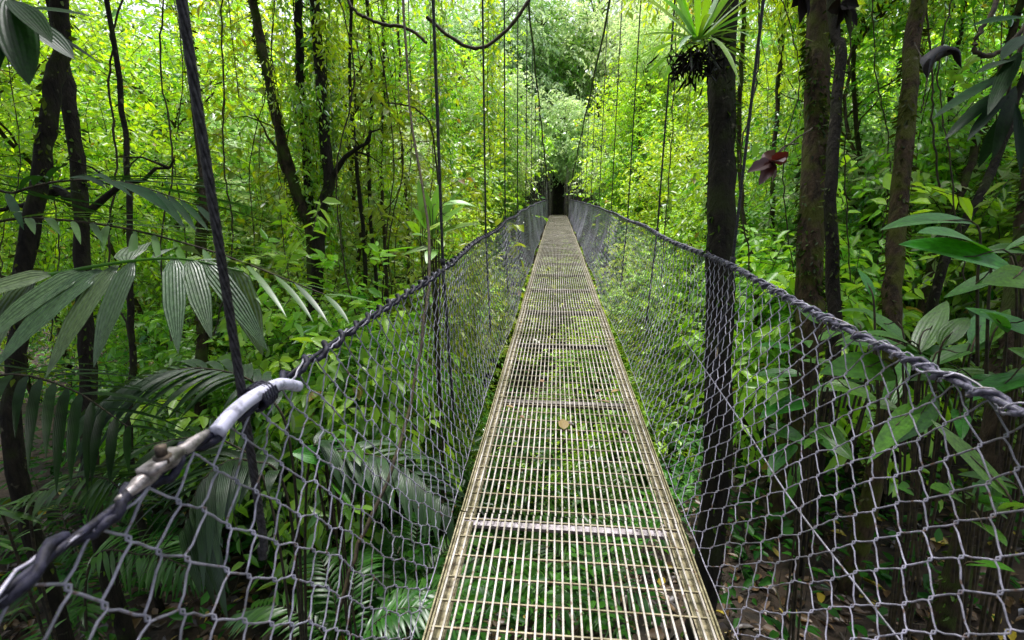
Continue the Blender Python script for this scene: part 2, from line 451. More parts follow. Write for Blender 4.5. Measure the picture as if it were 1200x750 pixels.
def crown_fill(mb, cen, rad, n_clump, twigs, leaves, twig_len, leaf_len, leaf_w, droop=0.5, clump_r=0.3, shell=0.45, bias=0.0, mi_leaf=0, mi_twig=1, twig_r=0.004, zflat=1.0):
    """clumps of twigs carrying alternate leaves, through the volume of an uneven ellipsoid"""
    cen = np.asarray(cen, float); rad = np.asarray(rad, float)
    cd = rand_unit(n_clump)
    cr = shell + (1 - shell) * rng.random(n_clump) ** 0.6
    lob = 0.78 + 0.3 * np.sin(cd[:, 0] * 4.1 + cd[:, 2] * 3.3 + rng.random() * 6) * np.cos(cd[:, 1] * 3.7 + rng.random() * 6)
    cc = cen + cd * rad * (cr * lob)[:, None]
    ct = np.clip(rng.normal(0.45, 0.27, n_clump) + 0.18 * cd[:, 2], 0, 0.95)
    n = n_clump * twigs
    ci = np.repeat(np.arange(n_clump), twigs)
    b = cc[ci] + rng.normal(size=(n, 3)) * (rad.min() * clump_r) * np.array([1, 1, zflat])
    out = unit((b - cen) / rad)
    td = unit(out * 0.7 + rand_unit(n) * 0.8 + np.array([0, 0, -0.35 * droop + bias]))
    TL = twig_len * (0.6 + 0.8 * rng.random(n))
    s3 = np.array([0, 0.5, 1.0])
    tp = b[:, None, :] + td[:, None, :] * (TL[:, None] * s3)[..., None] + np.array([0, 0, -1.0]) * (TL[:, None] * droop * 0.55 * s3 ** 2)[..., None]
    tubes(mb, tp, twig_r * np.array([1.3, 1.0, 0.5]), 3, mi_twig)
    m = leaves
    s = (np.arange(m) + 0.6) / m
    s = np.clip(s[None, :] + rng.normal(0, 0.03, (n, m)), 0.02, 1)
    p = b[:, None, :] + td[:, None, :] * (TL[:, None] * s)[..., None] + np.array([0, 0, -1.0]) * (TL[:, None] * droop * 0.55 * s ** 2)[..., None]
    tdir = unit(td[:, None, :] + np.array([0, 0, -1.0]) * (droop * 1.1 * s)[..., None])
    sd_ = unit(np.cross(tdir, np.array([0, 0, 1.0])) + 1e-6)
    sg = np.where((np.arange(m) % 2) == 0, 1.0, -1.0)[None, :, None]
    ld = unit(tdir * 0.55 + sd_ * sg * 0.75 + np.array([0, 0, -0.9 * droop]) + rng.normal(size=(n, m, 3)) * 0.35)
    nr = unit(np.array([0, 0, 1.0]) + rng.normal(size=(n, m, 3)) * 0.45)
    LL = leaf_len * (0.45 + 0.6 * rng.random((n, m)) + 0.5 * rng.random(n_clump)[ci][:, None])
    WW = leaf_w * LL / leaf_len * (0.8 + 0.4 * rng.random((n, m)))
    tint = np.clip(ct[ci][:, None] + rng.normal(0, 0.16, (n, m)), 0, 0.97)
    tint = np.where(rng.random((n, m)) < 0.010, 1.0, tint)
    leaves6(mb, p.reshape(-1, 3), ld.reshape(-1, 3), nr.reshape(-1, 3), LL.ravel(), WW.ravel(), tint.ravel(), mi_leaf)
    return cc

def trunk_mesh(name, path, r0, r1, mat, limbs=(), sides=10, n=24, wob=0.03, flare=1.12, post=None):
    """tapering trunk; limbs: (t on trunk, end offset xyz, radius)"""
    mb = MB()
    p = smooth_path(path, n)
    L = np.linalg.norm(p[-1] - p[0])
    p[1:-1] += rng.normal(size=(n - 2, 3)) * wob * np.array([1, 1, 0.2])
    t = np.linspace(0, 1, n)
    r = (r0 + (r1 - r0) * t) * (1 + (flare - 1) * np.exp(-t * 12)) * (1 + rng.normal(0, 0.035, n))
    tubes(mb, p, r, sides, caps=True)
    for (tt, off, lr) in limbs:
        i = min(int(tt * (n - 1)), n - 1)
        a = p[i]; off = np.asarray(off, float)
        c = [a, a + off * 0.35 + np.array([0, 0, 0.08 * np.linalg.norm(off)]), a + off * 0.7, a + off]
        lp = smooth_path(c, 9)
        lp[1:] += rng.normal(size=(8, 3)) * 0.02 * np.linalg.norm(off)
        tubes(mb, lp, np.linspace(lr, lr * 0.25, 9), 6)
        for j in range(3):
            k = rng.integers(3, 8)
            o2 = rand_unit(1)[0] * np.linalg.norm(off) * 0.4
            sp = np.array([lp[k], lp[k] + o2 * .5 + [0, 0, .04], lp[k] + o2])
            tubes(mb, sp, np.array([lr * .4, lr * .25, lr * .1]), 4)
    if post is not None:
        post(mb)
    return mb.mesh(name, [mat, M['mossleaf']])

# ------------------------------------------------------------------ terrain
def sstep(a, b, x):
    t = np.clip((x - a) / (b - a), 0, 1)
    return t * t * (3 - 2 * t)

def edge_y(x):
    return 2.2 + np.clip(1.35 * (x - 0.25), 0, 8.0) + np.clip(0.6 * (-x - 1.0), 0, 6)

def ground(x, y):
    x = np.asarray(x, float); y = np.asarray(y, float)
    edge = edge_y(x)
    z = -2.25 - 0.5 * sstep(0, -3, x) + 0.35 * sstep(2.0, 8.0, x)
    z = z - 5.6 * sstep(edge, edge + 9.0, y)
    z = z + 6.6 * sstep(20, 34, y) + 0.30 * np.clip(y - 34, 0, 60)
    z = z + 0.12 * np.clip(np.abs(x) - 14, 0, 40)
    z = z - 1.6 * sstep(33.5, 30.5, y) * sstep(4, 1, np.abs(x)) * sstep(24, 30, y)
    z = z + 0.12 * np.sin(x * 1.7 + 0.6 * y) * np.cos(y * 1.3 - 0.4 * x) + 0.25 * np.sin(x * 0.41 + 1.0) * np.cos(y * 0.37)
    return z

gx = np.concatenate([np.linspace(-90, -8, 60, endpoint=False), np.linspace(-8, 8, 130, endpoint=False), np.linspace(8, 90, 60)])
gy = np.concatenate([np.linspace(-20, -2, 14, endpoint=False), np.linspace(-2, 12, 110, endpoint=False), np.linspace(12, 120, 90)])
GX, GY = np.meshgrid(gx, gy, indexing='ij')
GZ = ground(GX, GY) + rng.normal(0, 0.02, GX.shape)
mb = MB()
ii = np.arange(GX.size).reshape(GX.shape)
mb.add(np.stack([GX, GY, GZ], -1).reshape(-1, 3), np.stack([ii[:-1, :-1], ii[1:, :-1], ii[1:, 1:], ii[:-1, 1:]], -1).reshape(-1, 4))
o = link('ground', mb.mesh('ground', [M['soil']]))
o['kind'] = 'structure'
o['label'] = 'dark brown forest soil of the ravine below the bridge'

# ------------------------------------------------------------------ bridge
def deck_z(y):
    return -0.00033 * np.clip(y, 0, 60) ** 2
X_L, X_R = -0.464, 0.662
XC = 0.5 * (X_L + X_R); DW = X_R - X_L
BEAM0, PITCHB = 2.21 - 2 * 1.52, 1.52
NPAN = 23
Y_END = BEAM0 + NPAN * PITCHB
bridge = thing('suspension_bridge', 'narrow hanging footbridge with steel grating deck and chain link sides leading into the forest', 'bridge', (0, 0, 0))

def rail_pt(side, y):
    y = np.asarray(y, float)
    z = 1.09 + deck_z(y) + 0.012 * np.sin(y * 1.9 + side) - 0.10 * sstep(12, 33, y)
    if side < 0:
        x = -0.785 + 0.015 * np.sin(y * 2.1) + 0.21 * sstep(8, 33, y)
    else:
        x = 1.20 + 0.015 * np.sin(y * 1.7 + 1) - 0.37 * sstep(6, 33, y)
    return np.stack([x, y, z], -1)

# deck panels: grating > side beams and cross beam
gm = MB()
nb = 31
for i in range(nb):
    x = X_L + 0.028 + (DW - 0.056) * i / (nb - 1)
    box(gm, (x, PITCHB / 2, -0.0065 + rng.normal(0, .0006)), (0.0078, PITCHB - 0.006, 0.013))
for j in range(12):
    y = 0.045 + j * (PITCHB - 0.09) / 11
    box(gm, (XC, y, -0.0075), (DW - 0.02, 0.0068, 0.0085), 1)
grating_me = gm.mesh('grating', [M['bar'], M['rod']], smooth=False)
side_mes = []
for sgn in (-1, 1):
    sm = MB()
    xe = X_L if sgn < 0 else X_R
    box(sm, (xe - sgn * 0.003, PITCHB / 2, -0.026), (0.006, PITCHB - 0.01, 0.060))
    box(sm, (xe - sgn * 0.016, PITCHB / 2, -0.004), (0.007, PITCHB - 0.008, 0.008))
    box(sm, (xe - sgn * 0.039, PITCHB / 2, -0.0535), (0.064, PITCHB - 0.014, 0.006))
    side_mes.append(sm.mesh('side_beam', [M['angle']], smooth=False))
cm = MB()
box(cm, (XC, 0.0, -0.059), (DW - 0.02, 0.062, 0.005))
box(cm, (XC, 0.0285, -0.091), (DW - 0.02, 0.005, 0.057))
for bx_ in (X_L + .09, X_L + .3, XC, X_R - .22, X_R - .09):
    tubes(cm, [[bx_, 0.004, -0.0565], [bx_, 0.004, -0.050]], 0.009, 6, caps=True)
beam_me = cm.mesh('cross_beam', [M['beam']], smooth=False)
beam_shaded = beam_me.copy()
beam_shaded.materials.clear()
beam_shaded.materials.append(M['beam_shaded'])
for k in range(NPAN):
    y0 = BEAM0 + k * PITCHB
    z0, z1 = deck_z(y0), deck_z(y0 + PITCHB)
    g = link('deck_panel', grating_me, bridge, (rng.normal(0, 0.002), y0, z0 + rng.normal(0, 0.0012)))
    g.rotation_euler = (math.atan2(z1 - z0, PITCHB), rng.normal(0, 0.002), 0)
    for s_ in side_mes:
        link('side_beam', s_, g)
    link('cross_beam', beam_me if k == 2 else beam_shaded, g)  # one beam coloured as lit, the rest as shaded

# chain link nets
PW, NR = 0.061, 17
def net_pt(side, y, t):
    y = np.asarray(y, float); t = np.asarray(t, float)
    rp = rail_pt(side, y)
    xb = (-0.56 if side < 0 else 0.765) + 0.02 * np.sin(y * 1.3 + side)
    zb = deck_z(y) - 0.12
    x = rp[..., 0] + (xb - rp[..., 0]) * t ** 1.9
    x = x + side * (0.035 * np.sin(np.pi * t) * np.sin(y * 0.9 + 2 * side) + 0.012 * np.sin(y * 3.1 + t * 5) * np.sin(np.pi * t))
    z = rp[..., 2] + (zb - rp[..., 2]) * t + 0.014 * np.sin(y * 2.3 + t * 3) * np.sin(np.pi * t)
    return np.stack([x, y, z], -1)

for side in (-1, 1):
    mb = MB()
    ys = np.arange(-0.7, Y_END + 0.2, PW)
    nc = len(ys)
    cols, rows = np.meshgrid(np.arange(nc), np.arange(NR + 1), indexing='ij')
    yy = ys[cols] + rng.normal(0, 0.005, cols.shape) + 0.02 * np.sin(rows * 0.5 + cols * 0.11)
    tt = np.clip((rows + rng.normal(0, 0.10, cols.shape)) / NR, 0, 1)
    tt[:, 0] = 0; tt[:, -1] = 1
    NP = net_pt(side, yy, tt)
    nrm = np.array([side, 0, 0.2])
    near = np.sum(ys < 11)
    def wire_pts(j0, j1):
        J = np.arange(j0, j1)
        r = np.arange(NR + 1)
        left = ((J[:, None] + r[None, :]) % 2) == 0
        c = np.where(left, J[:, None], J[:, None] + 1)
        pts = NP[c, r[None, :]]
        sg = np.where(left, -1.0, 1.0)
        return pts, sg
    # near wires: rounded hooks that go over and under their neighbours
    pts, sg = wire_pts(0, near)
    n_, k_, _ = pts.shape
    a = np.empty((n_, k_ * 5, 3))
    prev = np.concatenate([pts[:, :1], pts[:, :-1]], 1); nxt = np.concatenate([pts[:, 1:], pts[:, -1:]], 1)
    jj = rng.normal(0, .0012, pts.shape)
    Yv = np.array([0, 1.0, 0])
    def toward(q_, f_, fy):
        dlt = (q_ - pts) * f_
        dlt[..., 1] *= fy
        return pts + dlt
    sy = (sg * 0.0048)[..., None] * Yv
    a[:, 0::5] = toward(prev, .30, .95) + nrm * .001 + jj
    a[:, 1::5] = toward(prev, .11, .75) + nrm * .0042 + sy * .7
    a[:, 2::5] = pts + sy
    a[:, 3::5] = toward(nxt, .11, .75) - nrm * .0042 + sy * .7
    a[:, 4::5] = toward(nxt, .30, .95) - nrm * .001 + jj
    tubes(mb, a, 0.0027, 5)
    pts, sg = wire_pts(near, nc - 1)
    tubes(mb, pts, 0.0046, 3)
    # selvedge wires along top and bottom
    for t_ in (0.0, 1.0):
        yl = np.arange(-0.7, Y_END + 0.2, 0.12)
        q_ = net_pt(side, yl, np.full_like(yl, t_)) + rng.normal(0, 0.003, (len(yl), 3))
        tubes(mb, q_, 0.003, 5)
    o = link('chain_link_net', mb.mesh('chain_link_net', [M['wire']]), bridge)
    o['label'] = 'left chain link side net' if side < 0 else 'right chain link side net'

# hand rails: cable core with rope wound round it
for side in (-1, 1):
    mb = MB()
    yl = np.arange(-0.9, Y_END + 0.3, 0.1)
    core = rail_pt(side, yl)
    tubes(mb, core, 0.010, 8, (yl < 1.2).argmin() * 0)
    if side < 0:
        kn = yl < 1.25
        mb = MB(); tubes(mb, core[kn], 0.0075, 8, 0, caps=True); tubes(mb, core[~kn], 0.006, 8, 1, caps=True)
    o = link('handrail_cable', mb.mesh('handrail_cable', [M['rope'], M['rope']] if side < 0 else [M['rope_grey']]), bridge)
    mb = MB()
    def helix(y0, y1, pitch, rad, r, ph=0.0, mi=0, step=14, sides=6, jit=0.002):
        m_ = int((y1 - y0) / pitch * step)
        yy_ = np.linspace(y0, y1, m_)
        th = yy_ / pitch * 2 * math.pi + ph + 0.6 * np.sin(yy_ * 2.2) + 0.3 * np.sin(yy_ * 5.1)
        c = rail_pt(side, yy_)
        off = np.stack([np.cos(th), np.zeros(m_), np.sin(th)], -1) * (rad * (1 + 0.18 * np.sin(yy_ * 9 + ph)))[:, None]
        tubes(mb, c + off + rng.normal(0, jit, (m_, 3)), r, sides, mi)
    if side < 0:
        helix(-0.9, 9, 0.14, 0.0155, 0.0095)
        helix(9, Y_END, 0.17, 0.016, 0.0115, step=7, sides=4)
        helix(-0.9, 5, 0.29, 0.012, 0.0030, 2.0, 1)
    else:
        helix(-0.9, 9, 0.135, 0.016, 0.0085, 0.5)
        helix(9, Y_END, 0.16, 0.016, 0.0095, 0.5, step=7, sides=4)
        helix(-0.9, 9, 0.108, 0.021, 0.0032, 2.6, 1, jit=0.003)
        helix(-0.9, 6, 0.30, 0.020, 0.0040, 1.6, 1)
    link('rope_wrap', mb.mesh('rope_wrap', [M['rope'] if side < 0 else M['rope_grey'], M['wire']]), o)

# main suspension cables and hangers
def main_z(y):
    return 1.65 + 7.6 - 0.262 * y + 0.0006 * y * y
for side in (-1, 1):
    mb = MB()
    yl = np.linspace(-6, Y_END + 1, 60)
    x = rail_pt(side, np.clip(yl, -0.9, 40))[:, 0] + side * 0.02
    tubes(mb, np.stack([x, yl, np.maximum(main_z(yl), deck_z(yl) + 1.25)], -1), 0.028, 8)
    link('main_cable', mb.mesh('main_cable', [M['cable']]), bridge)
    ys = np.arange(1.13 if side < 0 else 3.6, Y_END - 0.5, 2.35 if side < 0 else 2.6)
    for q, y in enumerate(ys):
        mb = MB()
        rp = rail_pt(side, y)
        xt = rp[0] + side * 0.03
        top = np.array([xt, y, max(main_z(y), deck_z(y) + 1.25)])
        bot = np.array([rp[0] * .97 + side * .01, y, deck_z(y) - 0.12])
        at_ = np.array([rp[0] + side * 0.028, y, rp[2]])
        if y < 1.5:
            n = 420
            u = np.linspace(0, 1, n)
            c = smooth_path([top, 0.5 * (top + at_) , at_, 0.6 * at_ + 0.4 * bot + [-.03, 0, 0]], n)
            for s6 in range(6):
                th = u * 2 * math.pi * 34 + s6 * math.pi / 3
                tubes(mb, c + np.stack([np.cos(th), np.sin(th), 0 * th], -1) * 0.0072, 0.0045, 5)
        else:
            c = np.array([top, 0.5 * (top + at_), at_, .5 * (at_ + bot), bot])
            tubes(mb, c, 0.0105, 8)
            # cable clip where it meets the rail
            box(mb, at_ + [0, 0, 0.03], (0.03, 0.035, 0.05), 0)
        link('hanger_cable', mb.mesh('hanger_cable', [M['cable']]), bridge)

# pale hose sleeve over the left rail, splice clamp with its bolt
mb = MB()
hy = [1.34, 1.24, 1.12, 1.03, 0.96]
hp = [rail_pt(-1, y) + np.array([0.012, 0, dz]) for y, dz in zip(hy, (-0.045, 0.004, 0.022, 0.02, 0.004))]
hp = smooth_path(hp, 30)
tubes(mb, hp, np.linspace(0.0165, 0.019, 30), 14, caps=True)
link('hose_sleeve', mb.mesh('hose_sleeve', [M['hose']]), bridge)
mb = MB()
c = rail_pt(-1, 0.80)
pp = np.array([rail_pt(-1, y) + [0.008, 0, 0.016] for y in np.linspace(0.70, 0.94, 16)])
tubes(mb, pp + rng.normal(0, .002, (16, 3)), np.array([.005, .008, .011, .014, .015, .014, .012, .013, .014, .013, .012, .014, .013, .011, .010, .006]), 10, caps=True)
box(mb, c + [0.015, 0.0, 0.032], (0.034, 0.085, 0.014), 0)
cl = link('cable_clamp', mb.mesh('cable_clamp', [M['clamp']]), bridge)
mb = MB()
tubes(mb, [c + [0.018, 0, 0.03], c + [0.018, 0, 0.046]], 0.016, 6, caps=True)
tubes(mb, [c + [0.018, 0, 0.045], c + [0.018, 0, 0.066]], 0.0105, 8, caps=True)
link('bolt', mb.mesh('bolt', [M['nut']]), cl)
mb = MB()
for k_ in range(5):
    a0 = np.linspace(0, 2 * math.pi * 1.1, 14)
    cc_ = rail_pt(-1, 1.13 + 0.012 * k_) + [0, 0, 0.004]
    tubes(mb, cc_ + np.stack([np.cos(a0) * .032, np.linspace(0, .01, 14), np.sin(a0) * .032], -1), 0.006, 6)
link('hanger_lashing', mb.mesh('hanger_lashing', [M['rope']]), bridge)
# stay wire across the right net
mb = MB()
tubes(mb, smooth_path([P(800, 395, 4.3), P(870, 497, 2.95), P(930, 590, 2.32), P(1062, 760, 1.72)], 30), 0.0045, 6)
link('stay_wire', mb.mesh('stay_wire', [M['wire']]), bridge)
# wires that hang loose by the far end
mb = MB()
for q in range(10):
    s_ = -1 if q % 2 else 1
    x = XC + s_ * rng.uniform(0.45, 1.0); y = Y_END + rng.uniform(-0.2, 0.8)
    tubes(mb, smooth_path([[x, y, -.4], [x + rng.normal(0, .08), y, .6], [x + rng.normal(0, .08), y, 1.6], [x + rng.normal(0, .1), y, 2.6]], 8), 0.014, 4)
link('anchor_wire', mb.mesh('anchor_wire', [M['palecable']]), bridge)

for s_ in (-1, 1):
    mb = MB()
    x = XC + s_ * 0.78
    tubes(mb, [[x, Y_END + .35, -1.6], [x, Y_END + .35, .6], [x + .02, Y_END + .36, 1.75]], [.075, .07, .065], 8, caps=True)
    link('anchor_post', mb.mesh('anchor_post', [M['beam']]), bridge)
# ------------------------------------------------------------------ plants: prototypes
def tree_proto(h, cr, cz, leaf, lw, n_clump, twigs, leaves, tl, droop, mat, bark, tr=0.09, **kw):
    mb = MB()
    cc = crown_fill(mb, (0, 0, cz), (cr, cr, h - cz), n_clump, twigs, leaves, tl, leaf, lw, droop, **kw)
    crown = mb.mesh('crown', [mat, M['twig']])
    top = np.array([rng.normal(0, .3), rng.normal(0, .3), h * 0.80])
    path = [(0, 0, -0.4), (rng.normal(0, .3), rng.normal(0, .3), h * .33), (rng.normal(0, .5), rng.normal(0, .5), h * .66), top]
    limbs = []
    pk = rng.choice(len(cc), min(12, len(cc)), replace=False)
    for c in cc[pk]:
        tt = float(np.clip((c[2] - 0.12 * h) / (h * 0.80), 0.2, 0.93))
        a = np.array([0, 0, tt * h * .80])
        limbs.append((tt, c - a, tr * 0.4))
    trunk = trunk_mesh('trunk', path, tr, tr * 0.3, bark, limbs)
    return trunk, crown

PROTO = {}
PROTO['lime_a'] = tree_proto(8.0, 2.1, 4.6, 0.095, 0.045, 44, 28, 10, 0.42, 0.35, M['lime'], M['bark_brown'], 0.045, clump_r=.19, shell=.35)
PROTO['lime_b'] = tree_proto(9.5, 2.6, 5.2, 0.115, 0.055, 44, 27, 9, 0.5, 0.4, M['lime'], M['bark_brown'], 0.05, clump_r=.19, shell=.35)
PROTO['green_a'] = tree_proto(9.0, 2.4, 5.0, 0.10, 0.05, 44, 27, 10, 0.45, 0.4, M['green'], M['bark_moss'], 0.045, clump_r=.18, shell=.35)
PROTO['green_b'] = tree_proto(11.0, 2.8, 6.4, 0.14, 0.066, 42, 25, 9, 0.55, 0.45, M['green'], M['bark_brown'], 0.05, clump_r=.18, shell=.35)
PROTO['deep_a'] = tree_proto(9.0, 2.4, 5.0, 0.14, 0.058, 55, 18, 10, 0.55, 0.6, M['deep'], M['bark_dark'], 0.08)
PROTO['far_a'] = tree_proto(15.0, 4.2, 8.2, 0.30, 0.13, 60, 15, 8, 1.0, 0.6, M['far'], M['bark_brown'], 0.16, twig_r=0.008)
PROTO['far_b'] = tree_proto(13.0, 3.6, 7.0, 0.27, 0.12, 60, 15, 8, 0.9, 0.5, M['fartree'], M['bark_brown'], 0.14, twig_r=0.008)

def shrub_proto(h, r, leaf, lw, n_clump, twigs, leaves, tl, droop, mat):
    mb = MB()
    cc = crown_fill(mb, (0, 0, h * .55), (r, r, h * .5), n_clump, twigs, leaves, tl, leaf, lw, droop, shell=0.25, bias=0.25)
    f = mb.mesh('foliage', [mat, M['twig']])
    mb = MB()
    for c in cc[:10]:
        tubes(mb, smooth_path([(0, 0, -.2), c * [.3, .3, .5], c], 6), np.linspace(.02, .006, 6), 5)
    return mb.mesh('stem', [M['twig']]), f
SHRUB = {}
SHRUB['lime'] = shrub_proto(3.0, 1.25, 0.10, 0.042, 34, 14, 10, 0.4, 0.5, M['lime'])
SHRUB['green'] = shrub_proto(2.6, 1.2, 0.13, 0.055, 32, 13, 9, 0.42, 0.45, M['green'])
SHRUB['deep'] = shrub_proto(2.0, 1.1, 0.16, 0.07, 28, 12, 9, 0.42, 0.4, M['deep'])

PH = dict(lime_a=8.0, lime_b=9.5, green_a=9.0, green_b=11.0, deep_a=9.0, far_a=15.0, far_b=13.0)
def put_tree(kind, x, y, s=1.0, rz=None, label=None, group=None, dz=0.0, name='rainforest_tree', sz=None):
    tr, cr = PROTO[kind]
    t = thing(name, label, 'tree', (x, y, float(ground(x, y)) + dz), rng.random() * 6.28 if rz is None else rz, group)
    hp = PH[kind] * s
    d_ = math.hypot(x, y)
    want = 1.65 + 0.34 * d_ + rng.uniform(-0.6, 1.6) - (float(ground(x, y)) + dz)
    if name == 'rainforest_tree' and group in (GL, GR):
        s = s * min(1.25, max(0.5, want / hp))
        sz = s
    t.scale = (s, s, sz or s)
    link('trunk', tr, t); link('crown', cr, t)
    return t

def put_shrub(kind, x, y, s=1.0, label=None, group=None, dz=0.0, name='shrub'):
    st, fo = SHRUB[kind]
    t = thing(name, label, 'shrub', (x, y, float(ground(x, y)) + dz), rng.random() * 6.28, group)
    t.scale = (s, s, s * rng.uniform(.85, 1.2))
    link('stem', st, t); link('foliage', fo, t)
    return t

GL = 'small-leaved trees massed on the left of the bridge'
GR = 'leafy trees massed on the right of the bridge'
GF = 'pale hazy trees on the slope beyond the far end of the bridge'
GV = 'trees rising from the ravine beside the bridge'
LL_ = 'yellow-green leafy tree in the mass of foliage left of the bridge'
LR_ = 'bright green leafy tree in the mass of foliage right of the bridge'
LF_ = 'pale tall tree on the slope beyond the far end of the bridge'
kinds_l = ['lime_a', 'lime_b', 'green_a', 'lime_b', 'green_b', 'lime_a']
# left wall of foliage
i = 0
for y in np.arange(7.5, 34, 2.7):
    for base_x in (-4.6, -8.5, -13.0, -19.0):
        if base_x < -10 and (y < 9 or rng.random() < .08): continue
        if base_x == -4.6 and y < 9: continue
        x = base_x + rng.normal(0, .7); yy = y + rng.normal(0, .7)
        s = rng.uniform(.85, 1.25) * (1.0 if base_x > -10 else 1.25)
        put_tree(kinds_l[i % 6], min(x, -1.8 - 2.2 * s), yy, s, label=LL_, group=GL); i += 1
# right wall
kinds_r = ['green_a', 'lime_a', 'green_b', 'lime_b', 'lime_a', 'green_a']
for y in np.arange(8.5, 34, 2.7):
    for base_x in (4.9, 9.0, 14.0, 20.0):
        if base_x > 10 and y < 8: continue
        x = base_x + rng.normal(0, .7); yy = y + rng.normal(0, .7)
        s = rng.uniform(.85, 1.25) * (1.0 if base_x < 10 else 1.25)
        put_tree(kinds_r[i % 6], max(x, 2.2 + 2.2 * s), yy, s, label=LR_, group=GR); i += 1
# beyond the far end
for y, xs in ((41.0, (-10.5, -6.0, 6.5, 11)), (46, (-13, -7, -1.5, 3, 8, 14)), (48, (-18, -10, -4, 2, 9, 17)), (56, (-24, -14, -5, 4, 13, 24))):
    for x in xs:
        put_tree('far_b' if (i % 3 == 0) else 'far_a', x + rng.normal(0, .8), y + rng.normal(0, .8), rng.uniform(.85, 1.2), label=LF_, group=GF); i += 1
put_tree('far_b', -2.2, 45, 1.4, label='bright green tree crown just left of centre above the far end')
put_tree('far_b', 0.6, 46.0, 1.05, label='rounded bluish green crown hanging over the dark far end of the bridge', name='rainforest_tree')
# shrubs in the ravine and along the bridge
GS = 'shrubs filling the ravine under and beside the bridge'
LS_ = 'leafy green shrub in the ravine under the bridge'
ks = ['lime', 'green', 'green', 'deep', 'lime']
for q in range(90):
    y = rng.uniform(3.5, 32); x = rng.uniform(-9, 9)
    if y < edge_y(x) + (2.2 if x > 0 else 1.2): continue
    if abs(x) < 2.6 and y > 29: continue
    s = rng.uniform(.8, 1.5)
    if abs(x - .1) < 2.9 and float(ground(x, y)) + 3.6 * s > -0.3: continue
    put_shrub('deep' if y < 10 else ks[q % 5], x, y, s if abs(x) > 2.2 or y > 7 else s * .7, LS_, GS)

SHRUB['big'] = shrub_proto(2.6, 1.2, 0.19, 0.085, 26, 11, 7, 0.5, 0.45, M['green'])
for q in range(15):
    right_ = q < 10
    px, py, d_ = (rng.uniform(870, 1200), rng.uniform(230, 420), rng.uniform(5.6, 9)) if right_ else (rng.uniform(150, 480), rng.uniform(390, 480), rng.uniform(6, 9))
    p_ = P(px, py, d_)
    put_shrub('big', p_[0], p_[1], rng.uniform(.7, 1.1), 'large-leaved bush among the trunks on the right' if right_ else 'large-leaved bush in the understory on the left', 'large-leaved bushes on the right' if right_ else 'large-leaved bushes on the left', dz=p_[2] - float(ground(p_[0], p_[1])) - 1.6)
SHRUB['pale'] = shrub_proto(3.0, 1.5, 0.16, 0.07, 30, 13, 9, 0.45, 0.5, M['far'])  # bushes take the haze-pale leaf colour to brighten these gaps
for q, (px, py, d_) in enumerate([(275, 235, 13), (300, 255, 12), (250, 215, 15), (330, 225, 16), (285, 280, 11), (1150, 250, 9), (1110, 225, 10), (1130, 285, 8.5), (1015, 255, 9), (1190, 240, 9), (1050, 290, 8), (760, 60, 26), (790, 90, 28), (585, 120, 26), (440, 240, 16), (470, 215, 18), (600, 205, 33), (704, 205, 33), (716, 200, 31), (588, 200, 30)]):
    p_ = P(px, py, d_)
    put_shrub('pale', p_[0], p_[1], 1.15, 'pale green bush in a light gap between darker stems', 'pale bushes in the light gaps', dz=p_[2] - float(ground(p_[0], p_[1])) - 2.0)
# ------------------------------------------------------------------ undergrowth and litter
def scatter(n, x0, x1, y0, y1, ybias=1.0):
    return rng.uniform(x0, x1, n), y0 + (y1 - y0) * rng.random(n) ** ybias
def under(specs, mat, label, shade):
  mb = MB()
  for (n, x0, x1, y0, y1, yb, ll) in specs:
    x, y = scatter(n, x0, x1, y0, y1, yb)
    near_ = (y < edge_y(x) + 1.6)
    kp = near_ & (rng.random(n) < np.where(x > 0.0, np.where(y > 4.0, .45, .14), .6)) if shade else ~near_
    kp = kp & ~((np.abs(x - .1) < 2.0) & (y > 30.5))
    x = x[kp]; y = y[kp]; n = len(x)
    z = ground(x, y)
    m = 9
    a = rng.random((n, m)) * 6.28
    el = rng.uniform(0.1, 0.9, (n, m))
    hh = rng.uniform(0.05, 0.75, (n, m)) * (ll / .16)
    d = np.stack([np.cos(a) * np.cos(el), np.sin(a) * np.cos(el), np.sin(el) - .35], -1)
    base = np.stack([x[:, None] + np.cos(a) * hh * .35, y[:, None] + np.sin(a) * hh * .35, z[:, None] + hh], -1)
    L = ll * rng.uniform(.6, 1.5, (n, m))
    tint = np.clip(rng.normal(.45, .2, n)[:, None] + rng.normal(0, .15, (n, m)), 0, .97)
    leaves6(mb, base.reshape(-1, 3), d.reshape(-1, 3), np.tile([0, 0, 1.0], (n * m, 1)) + rng.normal(0, .3, (n * m, 3)), L.ravel(), L.ravel() * .42, tint.ravel(), 0)
    st = np.stack([np.stack([x, y, z], -1), np.stack([x, y, z + .4 * ll / .16], -1)], 1)
    tubes(mb, st, 0.004, 3, 1)
  o = link('undergrowth', mb.mesh('undergrowth', [mat, M['twig']]))
  tag(o, label, 'undergrowth', kind='stuff')
under(((2200, -9, 9, 2.5, 14, 1.0, 0.16), (3200, -30, 30, 8, 40, 1.0, 0.26)), M['under'], 'low green leafy undergrowth covering the ravine floor', False)
under(((1500, -9, 6, 0.8, 8, 1.0, 0.13),), M['underdark'], 'dark leafy undergrowth on the shaded near bank', True)

